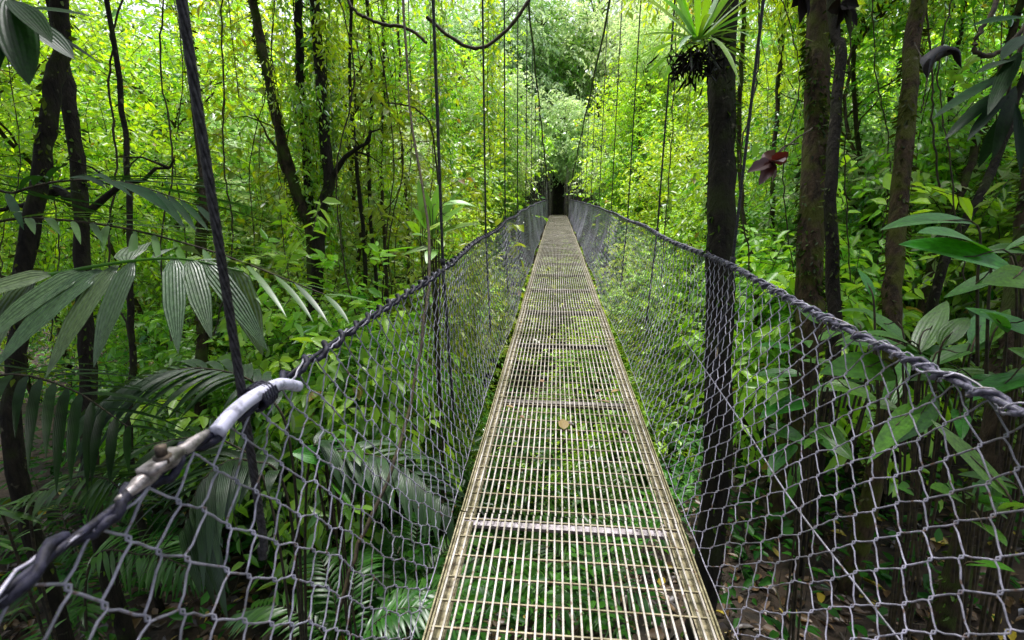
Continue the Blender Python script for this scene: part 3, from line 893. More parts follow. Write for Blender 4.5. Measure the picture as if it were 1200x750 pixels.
mb = MB()
n = 16000
x, y = scatter(n, -7, 9, -1.5, 9, 1.3)
z = ground(x, y) + rng.uniform(0.0, 0.05, n)
a = rng.random(n) * 6.28
d = np.stack([np.cos(a), np.sin(a), rng.normal(0, .25, n)], -1)
L = rng.uniform(.05, .20, n)
tint = np.where(rng.random(n) < .07, 1.0, np.clip(rng.normal(.35, .33, n), 0, .97))
leaves6(mb, np.stack([x, y, z], -1), d, np.tile([0, 0, 1.0], (n, 1)) + rng.normal(0, .35, (n, 3)), L, L * rng.uniform(.3, .6, n), tint, 0, fold=.5)
n = 500
x, y = scatter(n, -6, 9, -1, 8)
a = rng.random(n) * 6.28; L = rng.uniform(.2, .9, n)
p0 = np.stack([x, y, ground(x, y) + .03], -1)
p1 = p0 + np.stack([np.cos(a) * L, np.sin(a) * L, rng.uniform(0, .1, n)], -1)
tubes(mb, np.stack([p0, .5 * (p0 + p1) + rng.normal(0, .03, (n, 3)), p1], 1), 0.006, 4, 1)
o = link('leaf_litter', mb.mesh('leaf_litter', [M['litter'], M['twig']]))
tag(o, 'brown fallen leaves and twigs on the near bank', 'leaf litter', kind='stuff')

# ------------------------------------------------------------------ individual near trees
CRL = None
def near_tree(name, label, pix, r0, r1, bark, limbs=(), crown=None, extra=None, n=40, wob=0.007, to_ground=True, group=None, sides=14, rise=6.0):
    """pix: (px,py,d) from the foot up"""
    pts = [P(*q) for q in pix]
    if to_ground:
        b = pts[0].copy(); b[2] = float(ground(b[0], b[1])) - 0.25
        if pts[0][2] - b[2] > 0.05: pts = [b] + pts
    up_ = unit(pts[-1] - pts[-2])
    up_ = unit(up_ + [0, 0, 1.0])
    topz = pts[-1] + up_ * rise
    pts = pts + [pts[-1] + up_ * rise * .5, topz]
    root = pts[0].copy()
    t = thing(name, label, 'tree', root, 0, group)
    loc = [np.asarray(q) - root for q in pts]
    tp = smooth_path(loc, 200)
    Lt = np.linalg.norm(loc[-1] - loc[0]); nt_ = int((80 if bark is M['bark_dark'] else 240) * Lt * (r0 / .08) ** .5)
    k_ = rng.integers(0, 199, nt_); aa = rng.random(nt_) * 6.28
    rr = (r0 + (r1 - r0) * k_ / 199.0) * 0.97
    ob = np.stack([np.cos(aa), np.sin(aa), 0 * aa], -1)
    keep = np.sin(k_ * .13 + aa * 1.5 + r0 * 90) + rng.normal(0, .5, nt_) > .25
    LLm = rng.uniform(.015, .055, nt_)[keep] * (1 + 5 * r0)
    def post(mb):
        leaves6(mb, (tp[k_] + ob * rr[:, None])[keep], unit(ob + rand_unit(nt_) * .7 + [0, 0, -.7])[keep], rand_unit(nt_)[keep], LLm, LLm * .4, np.clip(rng.normal(.4, .25, keep.sum()), 0, .97), 1)
    link('trunk', trunk_mesh('trunk', loc, r0, r1, bark, limbs, sides, n, wob, post=post), t)
    if crown is not None:
        cr, leaf, mat, cnt = crown
        mb = MB()
        crown_fill(mb, loc[-1] + (np.array([1.9 if root[0] > 0 else -1.9, .6, 0]) if rise > 5 else np.zeros(3)), (cr, cr, cr * .55), cnt, 16, 10, .6, leaf, leaf * .42, .6)
        link('crown', mb.mesh('crown', [mat, M['twig']]), t)
    return t, root

CR2 = (1.5, .19, M['deep'], 12)
CR = (2.5, .19, M['deep'], 34)
near_tree('rainforest_tree', 'thick dark straight trunk just beyond the right net with a bromeliad high on it', [(838, 575, 3.9), (842, 420, 3.95), (845, 300, 4.0), (846, 170, 4.05), (850, 0, 4.1)], .105, .11, M['bark_dark'], crown=CR)
near_tree('rainforest_tree', 'stout mossy brown trunk right of the bromeliad trunk, dead leaves at its top', [(945, 420, 5.2), (948, 330, 5.2), (952, 220, 5.25), (958, 100, 5.3), (960, 0, 5.3)], .135, .105, M['bark_moss'], crown=CR2)
near_tree('rainforest_tree', 'thin dark trunk immediately right of the stout mossy trunk', [(975, 440, 4.6), (975, 330, 4.6), (974, 240, 4.6), (978, 150, 4.7), (985, 60, 4.8), (975, 0, 4.9)], .062, .04, M['bark_dark'], crown=CR2)
near_tree('rainforest_tree', 'slightly leaning olive brown trunk near the right edge with bare upper stem', [(1040, 480, 4.4), (1045, 380, 4.4), (1053, 250, 4.5), (1065, 110, 4.6), (1076, 0, 4.7)], .08, .06, M['bark_moss'], crown=CR2)
near_tree('rainforest_tree', 'pair of thin leaning brown stems between the olive trunk and the right edge, left one', [(1085, 340, 6.0), (1105, 270, 6.0), (1130, 215, 6.0), (1150, 150, 6.1), (1180, 60, 6.2)], .05, .035, M['bark_brown'])
near_tree('rainforest_tree', 'pair of thin leaning dark stems between the olive trunk and the right edge, right one', [(1095, 345, 5.4), (1120, 280, 5.4), (1145, 235, 5.4), (1170, 180, 5.5), (1200, 90, 5.5)], .05, .035, M['bark_dark'])
near_tree('rainforest_tree', 'reddish brown gnarled stump-like trunk at the right edge behind broad leaves', [(1165, 520, 3.6), (1178, 420, 3.6), (1195, 330, 3.6), (1215, 200, 3.6), (1235, 60, 3.6)], .09, .07, M['bark_brown'])
near_tree('rainforest_tree', 'dark trunk at the upper left with a fork, nearest the left edge', [(22, 560, 3.4), (20, 420, 3.4), (30, 300, 3.4), (48, 200, 3.4), (60, 110, 3.4), (72, 0, 3.4)], .055, .05, M['bark_dark'], crown=CR)
near_tree('rainforest_tree', 'dark leaning trunk just right of the forked trunk at the upper left', [(110, 600, 4.0), (104, 440, 4.0), (98, 330, 4.0), (92, 220, 4.0), (80, 110, 4.0), (62, 0, 4.0)], .06, .045, M['bark_dark'], limbs=[(.48, (.75, .2, .45), .03), (.5, (-.9, .1, -.1), .04)], crown=CR)
near_tree('rainforest_tree', 'slim dark stem behind the large palm leaf at the left', [(155, 560, 4.8), (155, 430, 4.8), (152, 300, 4.8), (150, 200, 4.9), (140, 100, 5.0)], .035, .02, M['bark_dark'])
near_tree('rainforest_tree', 'slim brown stem seen just left of the near hanger cable', [(238, 520, 6.0), (237, 400, 6.0), (235, 290, 6.0), (240, 230, 6.0), (232, 140, 6.2)], .07, .05, M['bark_brown'])
# unseen canopy trees, added round the near end to darken it
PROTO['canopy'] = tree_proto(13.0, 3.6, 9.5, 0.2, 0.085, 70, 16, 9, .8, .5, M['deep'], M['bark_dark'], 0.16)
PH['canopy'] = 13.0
for q, (x, y, s_) in enumerate(SHADE_CANOPY):
    put_tree('canopy', x, y, s_, label='tall unseen canopy tree added behind the near end of the bridge for shade', group='added shade trees behind the viewpoint')
# the vine-hung cluster of trunks left of centre
near_tree('rainforest_tree', 'left leaning trunk of the cluster of three dark trunks left of centre', [(372, 470, 7.0), (370, 400, 7.0), (366, 280, 7.0), (352, 240, 7.0), (330, 165, 7.0), (312, 80, 7.1), (300, 20, 7.2)], .10, .05, M['bark_brown'], crown=(1.8, .11, M['lime'], 20), rise=2.4, limbs=[(.5, (-.5, .1, .9), .03)], n=50)
near_tree('rainforest_tree', 'middle upright trunk of the cluster of three dark trunks left of centre', [(368, 440, 7.15), (368, 330, 7.15), (362, 230, 7.15), (357, 150, 7.15), (352, 110, 7.2), (350, 20, 7.3)], .08, .05, M['bark_dark'], crown=(1.8, .11, M['lime'], 20), rise=2.4)
near_tree('rainforest_tree', 'right trunk with a side branch in the cluster of three dark trunks left of centre', [(372, 440, 6.9), (371, 330, 6.9), (376, 250, 6.9), (386, 215, 6.9), (380, 150, 6.9), (374, 80, 7.0), (368, 0, 7.1)], .095, .06, M['bark_dark'], crown=(1.8, .11, M['lime'], 20), rise=2.4, limbs=[(.46, (.75, .0, .75), .045)])
thin = [((443, 420, 8.5), (440, 330, 8.5), (432, 200, 8.5), (436, 100, 8.6), (430, 0, 8.6)), ((430, 400, 8.0), (428, 300, 8.0), (418, 190, 8.0), (410, 100, 8.1), (412, 0, 8.1)), ((455, 430, 9.0), (452, 300, 9.0), (446, 200, 9.0), (450, 100, 9.1)), ((480, 360, 12.0), (478, 260, 12.0), (470, 160, 12.0), (468, 60, 12.0))]
for q in thin:
    near_tree('slender_tree', 'slender bare stem among vines between the trunk cluster and the left handrail', q, .038, .02, M['bark_dark'] if q[0][0] < 450 else M['bark_brown'], crown=(1.5, .10, M['lime'], 15), rise=2.4, group='slender stems left of the bridge')
thin = [((885, 400, 7), (882, 320, 7), (870, 250, 7), (866, 150, 7)), ((910, 380, 8), (905, 250, 8), (912, 100, 8)), ((1010, 380, 8), (1012, 250, 8), (1000, 100, 8)), ((1120, 420, 7.5), (1100, 300, 7.5), (1110, 150, 7.5)), ((1170, 420, 8), (1190, 250, 8), (1180, 100, 8))]
for q in thin:
    near_tree('slender_tree', 'slender stem among bright leaves behind the large trunks on the right', q, .045, .025, M['bark_brown'], crown=(1.5, .11, M['lime'], 14), rise=2.2, group='slender stems right of the bridge')
# the trunk that closes the dark far end
put = [np.array([0.12, Y_END + 2.2, -2.0]), np.array([0.1, Y_END + 2.2, 1.5]), np.array([0.15, Y_END + 2.3, 6.0])]
t = thing('rainforest_tree', 'dark trunk standing at the far end of the bridge deck', 'tree', put[0])
link('trunk', trunk_mesh('trunk', [q - put[0] for q in put], .42, .36, M['bark_dark'], [], 12, 20, .02), t)
mb = MB()
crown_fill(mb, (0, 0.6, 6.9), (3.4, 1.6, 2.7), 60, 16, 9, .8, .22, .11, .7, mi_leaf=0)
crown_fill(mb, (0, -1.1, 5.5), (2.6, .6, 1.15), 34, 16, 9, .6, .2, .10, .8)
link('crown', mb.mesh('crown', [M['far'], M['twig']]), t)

# ------------------------------------------------------------------ lianas
def liana(label, pix, r, mat='vine', group=None, name='liana', n=40, wob=.004, foliage=None):
    pts = np.array([P(*q) for q in pix])
    root = pts[0].copy()
    p = smooth_path(pts - root, n)
    p[1:-1] += rng.normal(size=(n - 2, 3)) * wob
    mb = MB(); tubes(mb, p, r * (1 + rng.normal(0, .08, n)), 6)
    me = mb.mesh('stem', [M[mat]])
    if foliage is None:
        o = link(name, me, None, root)
        tag(o, label, 'liana', group)
    return o
liana('thick dark liana hanging in a curve above the left handrail, top centre', [(500, 20, 6.0), (530, 45, 6.0), (562, 57, 6.0), (590, 38, 6.0), (612, 12, 6.0), (626, -20, 6.0), (640, -120, 6.0)], .022)
liana('dark drooping branch at the top left of centre', [(395, -60, 5.5), (410, 5, 5.5), (440, 25, 5.5), (478, 34, 5.5), (500, 50, 5.5)], .018)
liana('thin arching dark branch between the trunk cluster and the second hanger', [(436, 122, 8.0), (460, 121, 8.0), (488, 128, 8.0), (505, 150, 8.0), (512, 200, 8.0), (518, 260, 8.0)], .014)
liana('thin reddish stem rising outside the left net', [(395, 720, 2.6), (420, 640, 2.7), (455, 560, 2.9), (480, 480, 3.2), (495, 390, 3.5), (503, 330, 3.8), (500, 250, 4.2), (480, 120, 4.6), (470, -60, 5)], .012)
liana('dark curling vine at the upper right edge', [(1190, -40, 2.6), (1165, 10, 2.6), (1150, 35, 2.6), (1142, 55, 2.6), (1150, 66, 2.6), (1168, 62, 2.6), (1190, 45, 2.6), (1215, 10, 2.6)], .012)
for k_, (px0, d_) in enumerate([(260, 6.5), (300, 7.5), (326, 6.4), (345, 8.2), (392, 7.4), (404, 6.6), (422, 9.5), (462, 8.4), (470, 10.5), (500, 9.5), (310, 10), (196, 5.6), (130, 5.0), (545, 12), (60, 6), (20, 5.5), (212, 8), (452, 7.6)]):
    dx = rng.normal(0, 14)
    liana('thin hanging liana among the trees left of the bridge', [(px0 + dx, -60, d_), (px0 + rng.normal(0, 10), 80, d_), (px0 + rng.normal(0, 9), 190, d_), (px0 + rng.normal(0, 9), 290, d_), (px0 + rng.normal(0, 12), 400, d_)], rng.uniform(.005, .011), group='thin lianas left of the bridge', wob=.008)
for k_, (px0, d_) in enumerate([(876, 5.6), (925, 6.2), (1000, 5.2), (1025, 6.5), (1090, 6), (1115, 5), (1135, 7), (1175, 6), (792, 9), (905, 9)]):
    liana('thin hanging liana among the trees right of the bridge', [(px0 + rng.normal(0, 16), -60, d_), (px0 + rng.normal(0, 10), 80, d_), (px0 + rng.normal(0, 10), 190, d_), (px0 + rng.normal(0, 14), 330, d_)], rng.uniform(.006, .012), group='thin lianas right of the bridge', wob=.008)

liana('thin bare twig that holds the red dead leaf', [(952, 150, 5.1), (930, 165, 4.7), (912, 180, 4.3), (906, 189, 4.2)], .008)
liana('thin twig that holds the dark curled dead leaf', [(1072, 50, 4.6), (1080, 70, 4.3), (1086, 92, 4.0), (1082, 120, 4.0), (1079, 132, 4.0)], .006)
# leafy vine strings that hang like curtains left of centre
def vine_proto(h, leaf, m, mat):
    mb = MB()
    p = smooth_path([(0, 0, 0), (.05, .03, -h * .3), (-.04, .02, -h * .65), (0.03, 0, -h)], 16)
    tubes(mb, p, .006, 4)
    st = mb.mesh('stem', [M['vine']])
    mb = MB()
    zz = rng.uniform(0, 1, m)
    b = np.stack([rng.normal(0, .09, m), rng.normal(0, .09, m), -zz * h], -1)
    d = unit(np.stack([rng.normal(0, .7, m), rng.normal(0, .7, m), -np.ones(m) * 1.0], -1))
    L = leaf * rng.uniform(.6, 1.4, m)
    leaves6(mb, b, d, unit(np.array([0, 0, .4]) + rand_unit(m)), L, L * .36, np.clip(rng.normal(.55, .22, m), 0, .97), 0)
    return st, mb.mesh('foliage', [mat])
VP_ = [vine_proto(4.0, .11, 420, M['lime']), vine_proto(3.0, .10, 330, M['lime']), vine_proto(3.6, .12, 330, M['green'])]
def put_vine(k_, px, py, d_, s, label, group):
    st, fo = VP_[k_]
    t = thing('leafy_vine', label, 'vine', P(px, py, d_), rng.random() * 6.28, group)
    t.scale = (s * rng.uniform(.8, 1.8), s * rng.uniform(.8, 1.8), s)
    link('stem', st, t); link('foliage', fo, t)
for q in range(9):
    put_vine(q % 3, rng.uniform(318, 398), rng.uniform(-60, 130), rng.uniform(6.6, 6.85), rng.uniform(.4, .8), 'leafy creeper hanging on the cluster of three dark trunks', 'creepers on the trunk cluster')
for q in range(14):
    put_vine(q % 3, rng.uniform(210, 600), rng.uniform(-170, 60), rng.uniform(6.2, 11), rng.uniform(.6, 1.1), 'small-leaved vine hanging like a curtain left of centre', 'leafy vines left of the bridge')
for q in range(9):
    put_vine(q % 3, rng.uniform(780, 1190), rng.uniform(-150, 80), rng.uniform(5.8, 10), rng.uniform(.5, .9), 'small-leaved vine hanging among the trunks on the right', 'leafy vines right of the bridge')

# ------------------------------------------------------------------ palms
def frond_mesh(path, n_leaf, L, W, droop, mat, rise=0.3, k=8, cols=2, fold=.28, fwd=.55, side_ref=None, r=.010, gap=0.0, prof='palm', span=(0.12, 1.0), sides=(1, -1)):
    """path local points along the rachis; leaflets on both sides"""
    mb = MB()
    c = smooth_path(path, 60)
    tubes(mb, c, np.linspace(r, r * .3, 60), 6, 1)
    tan = unit(np.gradient(c, axis=0))
    for sg in sides:
        s = np.linspace(span[0], span[1], n_leaf)
        ii_ = np.clip((s * 59).astype(int), 0, 59)
        b = c[ii_]; tg = tan[ii_]
        sd_ = unit(np.cross(tg, [0, 0, 1.0])) * sg
        d = unit(sd_ + tg * (fwd + .5 * s[:, None]) + np.array([0, 0, rise]) + rng.normal(0, .06, (n_leaf, 3)))
        up_ = unit(np.array([0, 0, 1.0]) + rng.normal(0, .12, (n_leaf, 3)) + sd_ * .1)
        env = np.sin(np.pi * (0.12 + .80 * (s - span[0]) / (span[1] - span[0] + 1e-6))) ** .6
        blades(mb, b, d, up_, L * env * rng.uniform(.9, 1.1, n_leaf), W * rng.uniform(.85, 1.15, n_leaf), droop * rng.uniform(.8, 1.25, n_leaf), prof, k, fold, np.clip(rng.normal(.5, .2, n_leaf), 0, .97), 0, 0, cols)
    return mb.mesh('frond', [mat, M['twig'] if mat is not M['broad'] else M['vine']])

def palm(label, root, fronds, name='palm'):
    t = thing(name, label, 'palm', root)
    root = np.asarray(root, float)
    for f in fronds:
        pth = [np.asarray(q) - root for q in f['path']]
        kw = {k_: v for k_, v in f.items() if k_ != 'path'}
        link('frond', frond_mesh(pth, **kw), t)
    return t

# big grey-green palm leaf at the left
rt = P(-130, 620, 2.2); rt[2] = float(ground(rt[0], rt[1])) - .1
BIGROOT = rt + np.array([.25, .1, 0])
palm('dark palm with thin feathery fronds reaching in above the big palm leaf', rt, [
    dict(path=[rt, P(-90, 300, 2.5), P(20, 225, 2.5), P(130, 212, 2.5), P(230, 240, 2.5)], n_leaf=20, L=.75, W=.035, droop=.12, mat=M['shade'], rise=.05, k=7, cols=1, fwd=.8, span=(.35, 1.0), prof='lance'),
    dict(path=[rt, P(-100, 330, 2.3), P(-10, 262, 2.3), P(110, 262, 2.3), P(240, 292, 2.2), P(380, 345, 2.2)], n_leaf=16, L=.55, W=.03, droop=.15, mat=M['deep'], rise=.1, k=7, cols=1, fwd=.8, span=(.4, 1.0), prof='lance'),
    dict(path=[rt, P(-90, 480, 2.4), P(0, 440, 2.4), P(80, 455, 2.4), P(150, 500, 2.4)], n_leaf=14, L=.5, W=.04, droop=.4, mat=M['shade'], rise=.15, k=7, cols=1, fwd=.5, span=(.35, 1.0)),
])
rt = P(330, 700, 3.2); rt[2] = float(ground(rt[0], rt[1])) - .1
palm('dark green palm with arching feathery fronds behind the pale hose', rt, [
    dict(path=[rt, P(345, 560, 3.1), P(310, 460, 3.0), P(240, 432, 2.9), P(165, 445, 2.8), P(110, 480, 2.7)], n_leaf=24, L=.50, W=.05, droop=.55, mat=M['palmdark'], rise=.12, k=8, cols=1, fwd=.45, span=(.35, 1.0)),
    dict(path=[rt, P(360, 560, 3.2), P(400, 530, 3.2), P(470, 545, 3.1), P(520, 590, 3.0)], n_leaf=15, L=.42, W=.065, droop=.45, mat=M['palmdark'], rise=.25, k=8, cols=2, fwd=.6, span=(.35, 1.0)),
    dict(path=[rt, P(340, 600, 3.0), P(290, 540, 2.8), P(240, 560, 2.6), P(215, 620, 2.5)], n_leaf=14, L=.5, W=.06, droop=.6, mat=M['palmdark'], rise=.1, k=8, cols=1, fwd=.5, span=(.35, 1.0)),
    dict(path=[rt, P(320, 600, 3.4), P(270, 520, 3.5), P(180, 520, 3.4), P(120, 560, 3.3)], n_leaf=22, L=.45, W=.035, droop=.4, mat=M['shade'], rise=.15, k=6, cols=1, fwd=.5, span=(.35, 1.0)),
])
rt = P(60, 760, 2.9); rt[2] = float(ground(rt[0], rt[1])) - .1
palm('low dark fern-like palm in the bottom left shade', rt, [
    dict(path=[rt, P(40, 640, 2.8), P(70, 570, 2.7), P(120, 560, 2.6), P(160, 590, 2.5)], n_leaf=30, L=.26, W=.022, droop=.3, mat=M['deep'], rise=.1, k=4, cols=1, fwd=.35, span=(.25, 1.0)),
    dict(path=[rt, P(20, 650, 2.8), P(-10, 600, 2.6), P(-60, 610, 2.5)], n_leaf=26, L=.26, W=.022, droop=.3, mat=M['deep'], rise=.1, k=4, cols=1, fwd=.35, span=(.25, 1.0)),
    dict(path=[rt, P(100, 690, 3.0), P(170, 650, 3.0), P(230, 670, 2.9)], n_leaf=26, L=.3, W=.024, droop=.3, mat=M['deep'], rise=.1, k=4, cols=1, fwd=.35, span=(.25, 1.0)),
])
t = thing('palm', 'big palm leaf with wide pleated grey-green leaflets hanging at the left', 'palm', BIGROOT)
root = np.asarray(BIGROOT, float)
rach = smooth_path([root, P(-110, 420, 2.15), P(-20, 345, 2.0), P(90, 316, 1.92), P(200, 303, 1.9), P(285, 318, 1.9)], 50)
mb = MB(); tubes(mb, rach - root, np.linspace(.012, .004, 50), 6)
fr = link('rachis', mb.mesh('rachis', [M['broad']]), t)
BLD = [((60, 322, 1.93), (-70, 372, 1.8), .10), ((100, 317, 1.92), (-15, 405, 1.75), .105), ((118, 316, 1.92), (10, 422, 1.72), .095), ((137, 311, 1.92), (66, 430, 1.75), .085), ((155, 308, 1.9), (117, 418, 1.76), .08), ((204, 303, 1.9), (209, 403, 1.75), .075), ((222, 304, 1.9), (245, 388, 1.78), .075), ((240, 306, 1.9), (305, 402, 1.85), .075), ((272, 314, 1.9), (304, 408, 1.92), .095), ((150, 307, 1.93), (172, 290, 2.3), .11), ((180, 303, 1.92), (230, 300, 2.5), .06), ((235, 305, 1.92), (330, 330, 2.5), .06), ((40, 325, 1.95), (-40, 470, 1.75), .12)]
for (b, e, wd) in BLD:
    b = P(*b); e = P(*e); e = b + (e - b) * 1.15; wd *= 1.05; L = np.linalg.norm(e - b); dr = .22
    d = unit(e + [0, 0, dr * L] - b)
    mb = MB()
    blades(mb, (b - root)[None], d[None], unit(-FWD * .75 + [0, 0, .75] + rng.normal(0, .08, 3))[None], np.linalg.norm(e + [0, 0, dr * L] - b), wd, dr, 'palm', 12, .22, rng.uniform(.3, .9), 0, 0, 4)
    link('leaflet', mb.mesh('leaflet', [M['palm']]), t)
# small ferns / palms scattered on the slope at the left
def fern_proto(nf, L, mat, ll, lw, n_leaf):
    out = []
    for q in range(nf):
        a = q * 6.28 / nf + rng.normal(0, .2); e = rng.uniform(.8, 1.2)
        c_, s_ = math.cos(a), math.sin(a)
        pth = [(0, 0, 0), (c_ * L * .2, s_ * L * .2, L * .45 * e), (c_ * L * .55, s_ * L * .55, L * .62 * e), (c_ * L * .95, s_ * L * .95, L * .42 * e)]
        out.append(frond_mesh(pth, n_leaf, ll, lw, .35, mat, .12, 4, 1, fwd=.45, r=.006, span=(.25, 1)))
    return out
FERN = [fern_proto(7, 1.0, M['underdark'], .26, .028, 20), fern_proto(8, 1.2, M['deep'], .32, .035, 22)]
for q in range(15):
    x = rng.uniform(-6.5, -1.6); y = rng.uniform(3.0, 8)
    if q > 9: x = rng.uniform(-2.0, 1.5); y = rng.uniform(4.0, 9)
    t = thing('fern', 'feathery green fern on the shaded slope below the bridge', 'fern', (x, y, float(ground(x, y))), rng.random() * 6, 'ferns below the bridge')
    t.scale = (1, 1, 1)
    for f in FERN[q % 2]: link('frond', f, t)

# ------------------------------------------------------------------ broad-leaved plants on the right
def leafy_plant(label, root, specs, mat, name='broadleaf_plant', group=None):
    """specs: (base px,py,d), (tip px,py,d), width m, droop"""
    root = np.asarray(root, float)
    t = thing(name, label, 'plant', root, 0, group)
    full = []
    for (b, e, wd, dr) in specs:
        b = P(*b); e = P(*e)
        full.append((b, e, wd * .85, dr, True))
        for q in range(2 if mat is M['broad'] else 1):
            sh = rng.normal(0, .12, 3); f_ = rng.uniform(.45, .8)
            full.append((b + sh, b + sh + (e - b) * f_ + rng.normal(0, .09, 3), wd * .8 * f_, dr + rng.uniform(0, .25), False))
    for (b, e, wd, dr, main_) in full:
        L = np.linalg.norm(e - b)
        e2 = e + np.array([0, 0, dr * L])
        d = unit(e2 - b)
        up_ = unit(np.array([0, 0, 1.0]) - FWD * .35 + rng.normal(0, .28, 3))
        mb = MB()
        blades(mb, (b - root)[None], d[None], up_[None], np.linalg.norm(e2 - b), wd, dr, 'ovate', 12, rng.uniform(.15, .5), rng.uniform(.25, .8), 0, .03, 3)
        lf = link('leaf', mb.mesh('leaf', [mat]), t)
        mb = MB()
        r2 = np.array([rng.normal(0, .04), rng.normal(0, .04), 0])
        if not main_: r2 = (b - root) * [.75, .75, .8]
        pth = smooth_path([r2, (b - root) * ([.5, .5, .6] if main_ else [.9, .9, .92]) + ([0, 0, .1] if main_ else [0, 0, 0]), b - root, b - root + d * L * .5 - np.array([0, 0, dr * L * .25])], 16)
        tubes(mb, pth, np.linspace(.009, .003, 16), 5)
        link('leaf_stalk', mb.mesh('leaf_stalk', [M['vine']]), lf)
    return t
def gr(px, py, d_):
    p = P(px, py, d_); p[2] = float(ground(p[0], p[1])); return p
leafy_plant('tall broad-leaved plant at the right edge with one long pale leaf above the others', gr(1230, 620, 2.4), [
    ((1195, 322, 2.3), (1053, 286, 2.2), .23, .10), ((1215, 330, 2.2), (1150, 332, 1.9), .14, .1), ((1190, 318, 2.4), (1105, 350, 2.6), .15, .15), ((1230, 400, 2.2), (1130, 360, 2.4), .15, .1), ((1210, 440, 2.3), (1140, 470, 2.2), .16, .2)], M['broad'])
leafy_plant('low broad-leaved plant behind the near right handrail', gr(1110, 600, 2.6), [
    ((1080, 420, 2.6), (985, 400, 2.5), .17, .2), ((1090, 430, 2.7), (1170, 400, 2.7), .18, .15), ((1075, 415, 2.8), (1110, 352, 3.0), .16, .1), ((1050, 440, 2.6), (960, 435, 2.3), .19, .25), ((1115, 450, 2.5), (1180, 445, 2.4), .18, .2), ((1060, 400, 2.8), (1010, 360, 3.0), .14, .1), ((1130, 420, 2.7), (1190, 375, 2.8), .15, .1), ((1100, 470, 2.5), (1050, 520, 2.3), .16, .3)], M['broad'])
leafy_plant('broad-leaved plant seen through the right net beside the thick dark trunk', gr(960, 580, 3.3), [
    ((950, 420, 3.3), (885, 405, 3.2), .17, .2), ((945, 470, 3.3), (890, 490, 3.1), .18, .25), ((960, 400, 3.4), (1010, 380, 3.5), .17, .15), ((965, 450, 3.2), (1030, 470, 3.0), .18, .25), ((950, 500, 3.3), (1000, 540, 3.0), .18, .3), ((940, 440, 3.4), (880, 440, 3.6), .15, .1), ((930, 520, 3.3), (900, 560, 3.1), .15, .25), ((960, 380, 3.6), (930, 350, 3.8), .14, .1)], M['broad'])
leafy_plant('broad-leaved plant outside the left net with two glossy leaves', gr(400, 640, 3.4), [
    ((395, 525, 3.3), (430, 540, 3.0), .15, .2), ((380, 530, 3.3), (412, 515, 3.6), .16, .15), ((390, 540, 3.2), (340, 530, 3.1), .15, .2), ((400, 560, 3.2), (450, 580, 3.0), .14, .2)], M['broad'])
leafy_plant('upright plant with dark glossy leaves rising left of the second hanger', gr(512, 420, 6.2), [
    ((505, 265, 6.2), (490, 212, 6.2), .2, .05), ((507, 262, 6.2), (515, 214, 6.3), .2, .05), ((503, 270, 6.2), (483, 243, 6.0), .2, .1), ((510, 268, 6.2), (545, 240, 6.2), .22, .1), ((512, 275, 6.2), (560, 262, 6.0), .22, .15), ((505, 280, 6.2), (482, 275, 6.0), .2, .15), ((512, 272, 6.3), (535, 225, 6.4), .2, .05), ((505, 290, 6.1), (430, 300, 6.0), .2, .15), ((510, 292, 6.1), (500, 310, 5.8), .18, .3)], M['green'])
leafy_plant('small plant with grey-green glossy leaf just inside the lower right corner', gr(1185, 700, 2.2), [
    ((1140, 590, 2.3), (1200, 590, 2.1), .12, .15), ((1130, 590, 2.3), (1090, 570, 2.2), .12, .2), ((1150, 600, 2.3), (1165, 555, 2.5), .12, .1), ((1135, 610, 2.2), (1180, 640, 2.0), .11, .2)], M['broad'])
# dark hanging leaves in the top right corner
def hanging(label, stem, specs, mat, name='hanging_branch', r=.012, wf=1.0):
    root = P(*stem[0])
    t = thing(name, label, 'branch', root)
    mb = MB()
    tubes(mb, smooth_path([P(*q) - root for q in stem], 24), np.linspace(r, r * .4, 24), 6)
    link('stem', mb.mesh('stem', [M['twig']]), t)
    for (b, e, wd) in specs:
        b = P(*b); e = P(*e); L = np.linalg.norm(e - b); wd *= wf
        d = unit(e + [0, 0, .12 * L] - b)
        mb = MB()
        blades(mb, (b - root)[None], d[None], unit(np.array([0, .3, 1.0]) - FWD * .5 + rng.normal(0, .2, 3))[None], L * 1.02, wd, .12, 'lance', 10, .2, rng.uniform(.1, .8), 0, 0, 2)
        link('leaf', mb.mesh('leaf', [mat]), t)
    return t
hanging('dark branch of long drooping pointed leaves in the upper right corner', [(1230, -60, 2.0), (1205, 30, 2.0), (1185, 90, 2.0), (1178, 140, 2.0)], [
    ((1185, 85, 2.0), (1098, 137, 1.9), .09), ((1183, 100, 2.0), (1112, 160, 1.95), .085), ((1182, 110, 2.0), (1137, 162, 1.9), .085), ((1190, 70, 2.0), (1148, 85, 1.9), .09), ((1195, 60, 2.0), (1160, 130, 1.8), .09), ((1190, 100, 2.0), (1165, 180, 1.9), .08), ((1180, 130, 2.0), (1150, 190, 2.0), .08), ((1190, 120, 1.9), (1195, 195, 1.9), .08), ((1205, 40, 2.0), (1175, 70, 1.8), .10), ((1205, 100, 1.9), (1225, 190, 1.8), .1), ((1200, 20, 2.0), (1140, 30, 2.0), .09)], M['shade'], wf=.62)
hanging('dark branch of broad pointed leaves in the upper left corner', [(-40, -60, 1.7), (-5, -20, 1.7), (10, 0, 1.7), (30, 25, 1.7)], [
    ((10, -5, 1.7), (32, 90, 1.6), .11), ((12, 0, 1.7), (58, 48, 1.5), .075), ((30, 22, 1.7), (82, 66, 1.7), .08), ((0, -10, 1.7), (4, 60, 1.7), .10), ((20, 10, 1.8), (110, 20, 1.9), .07), ((35, 25, 1.8), (112, 72, 1.9), .05), ((5, 0, 1.7), (-20, 110, 1.6), .1)], M['shade'])

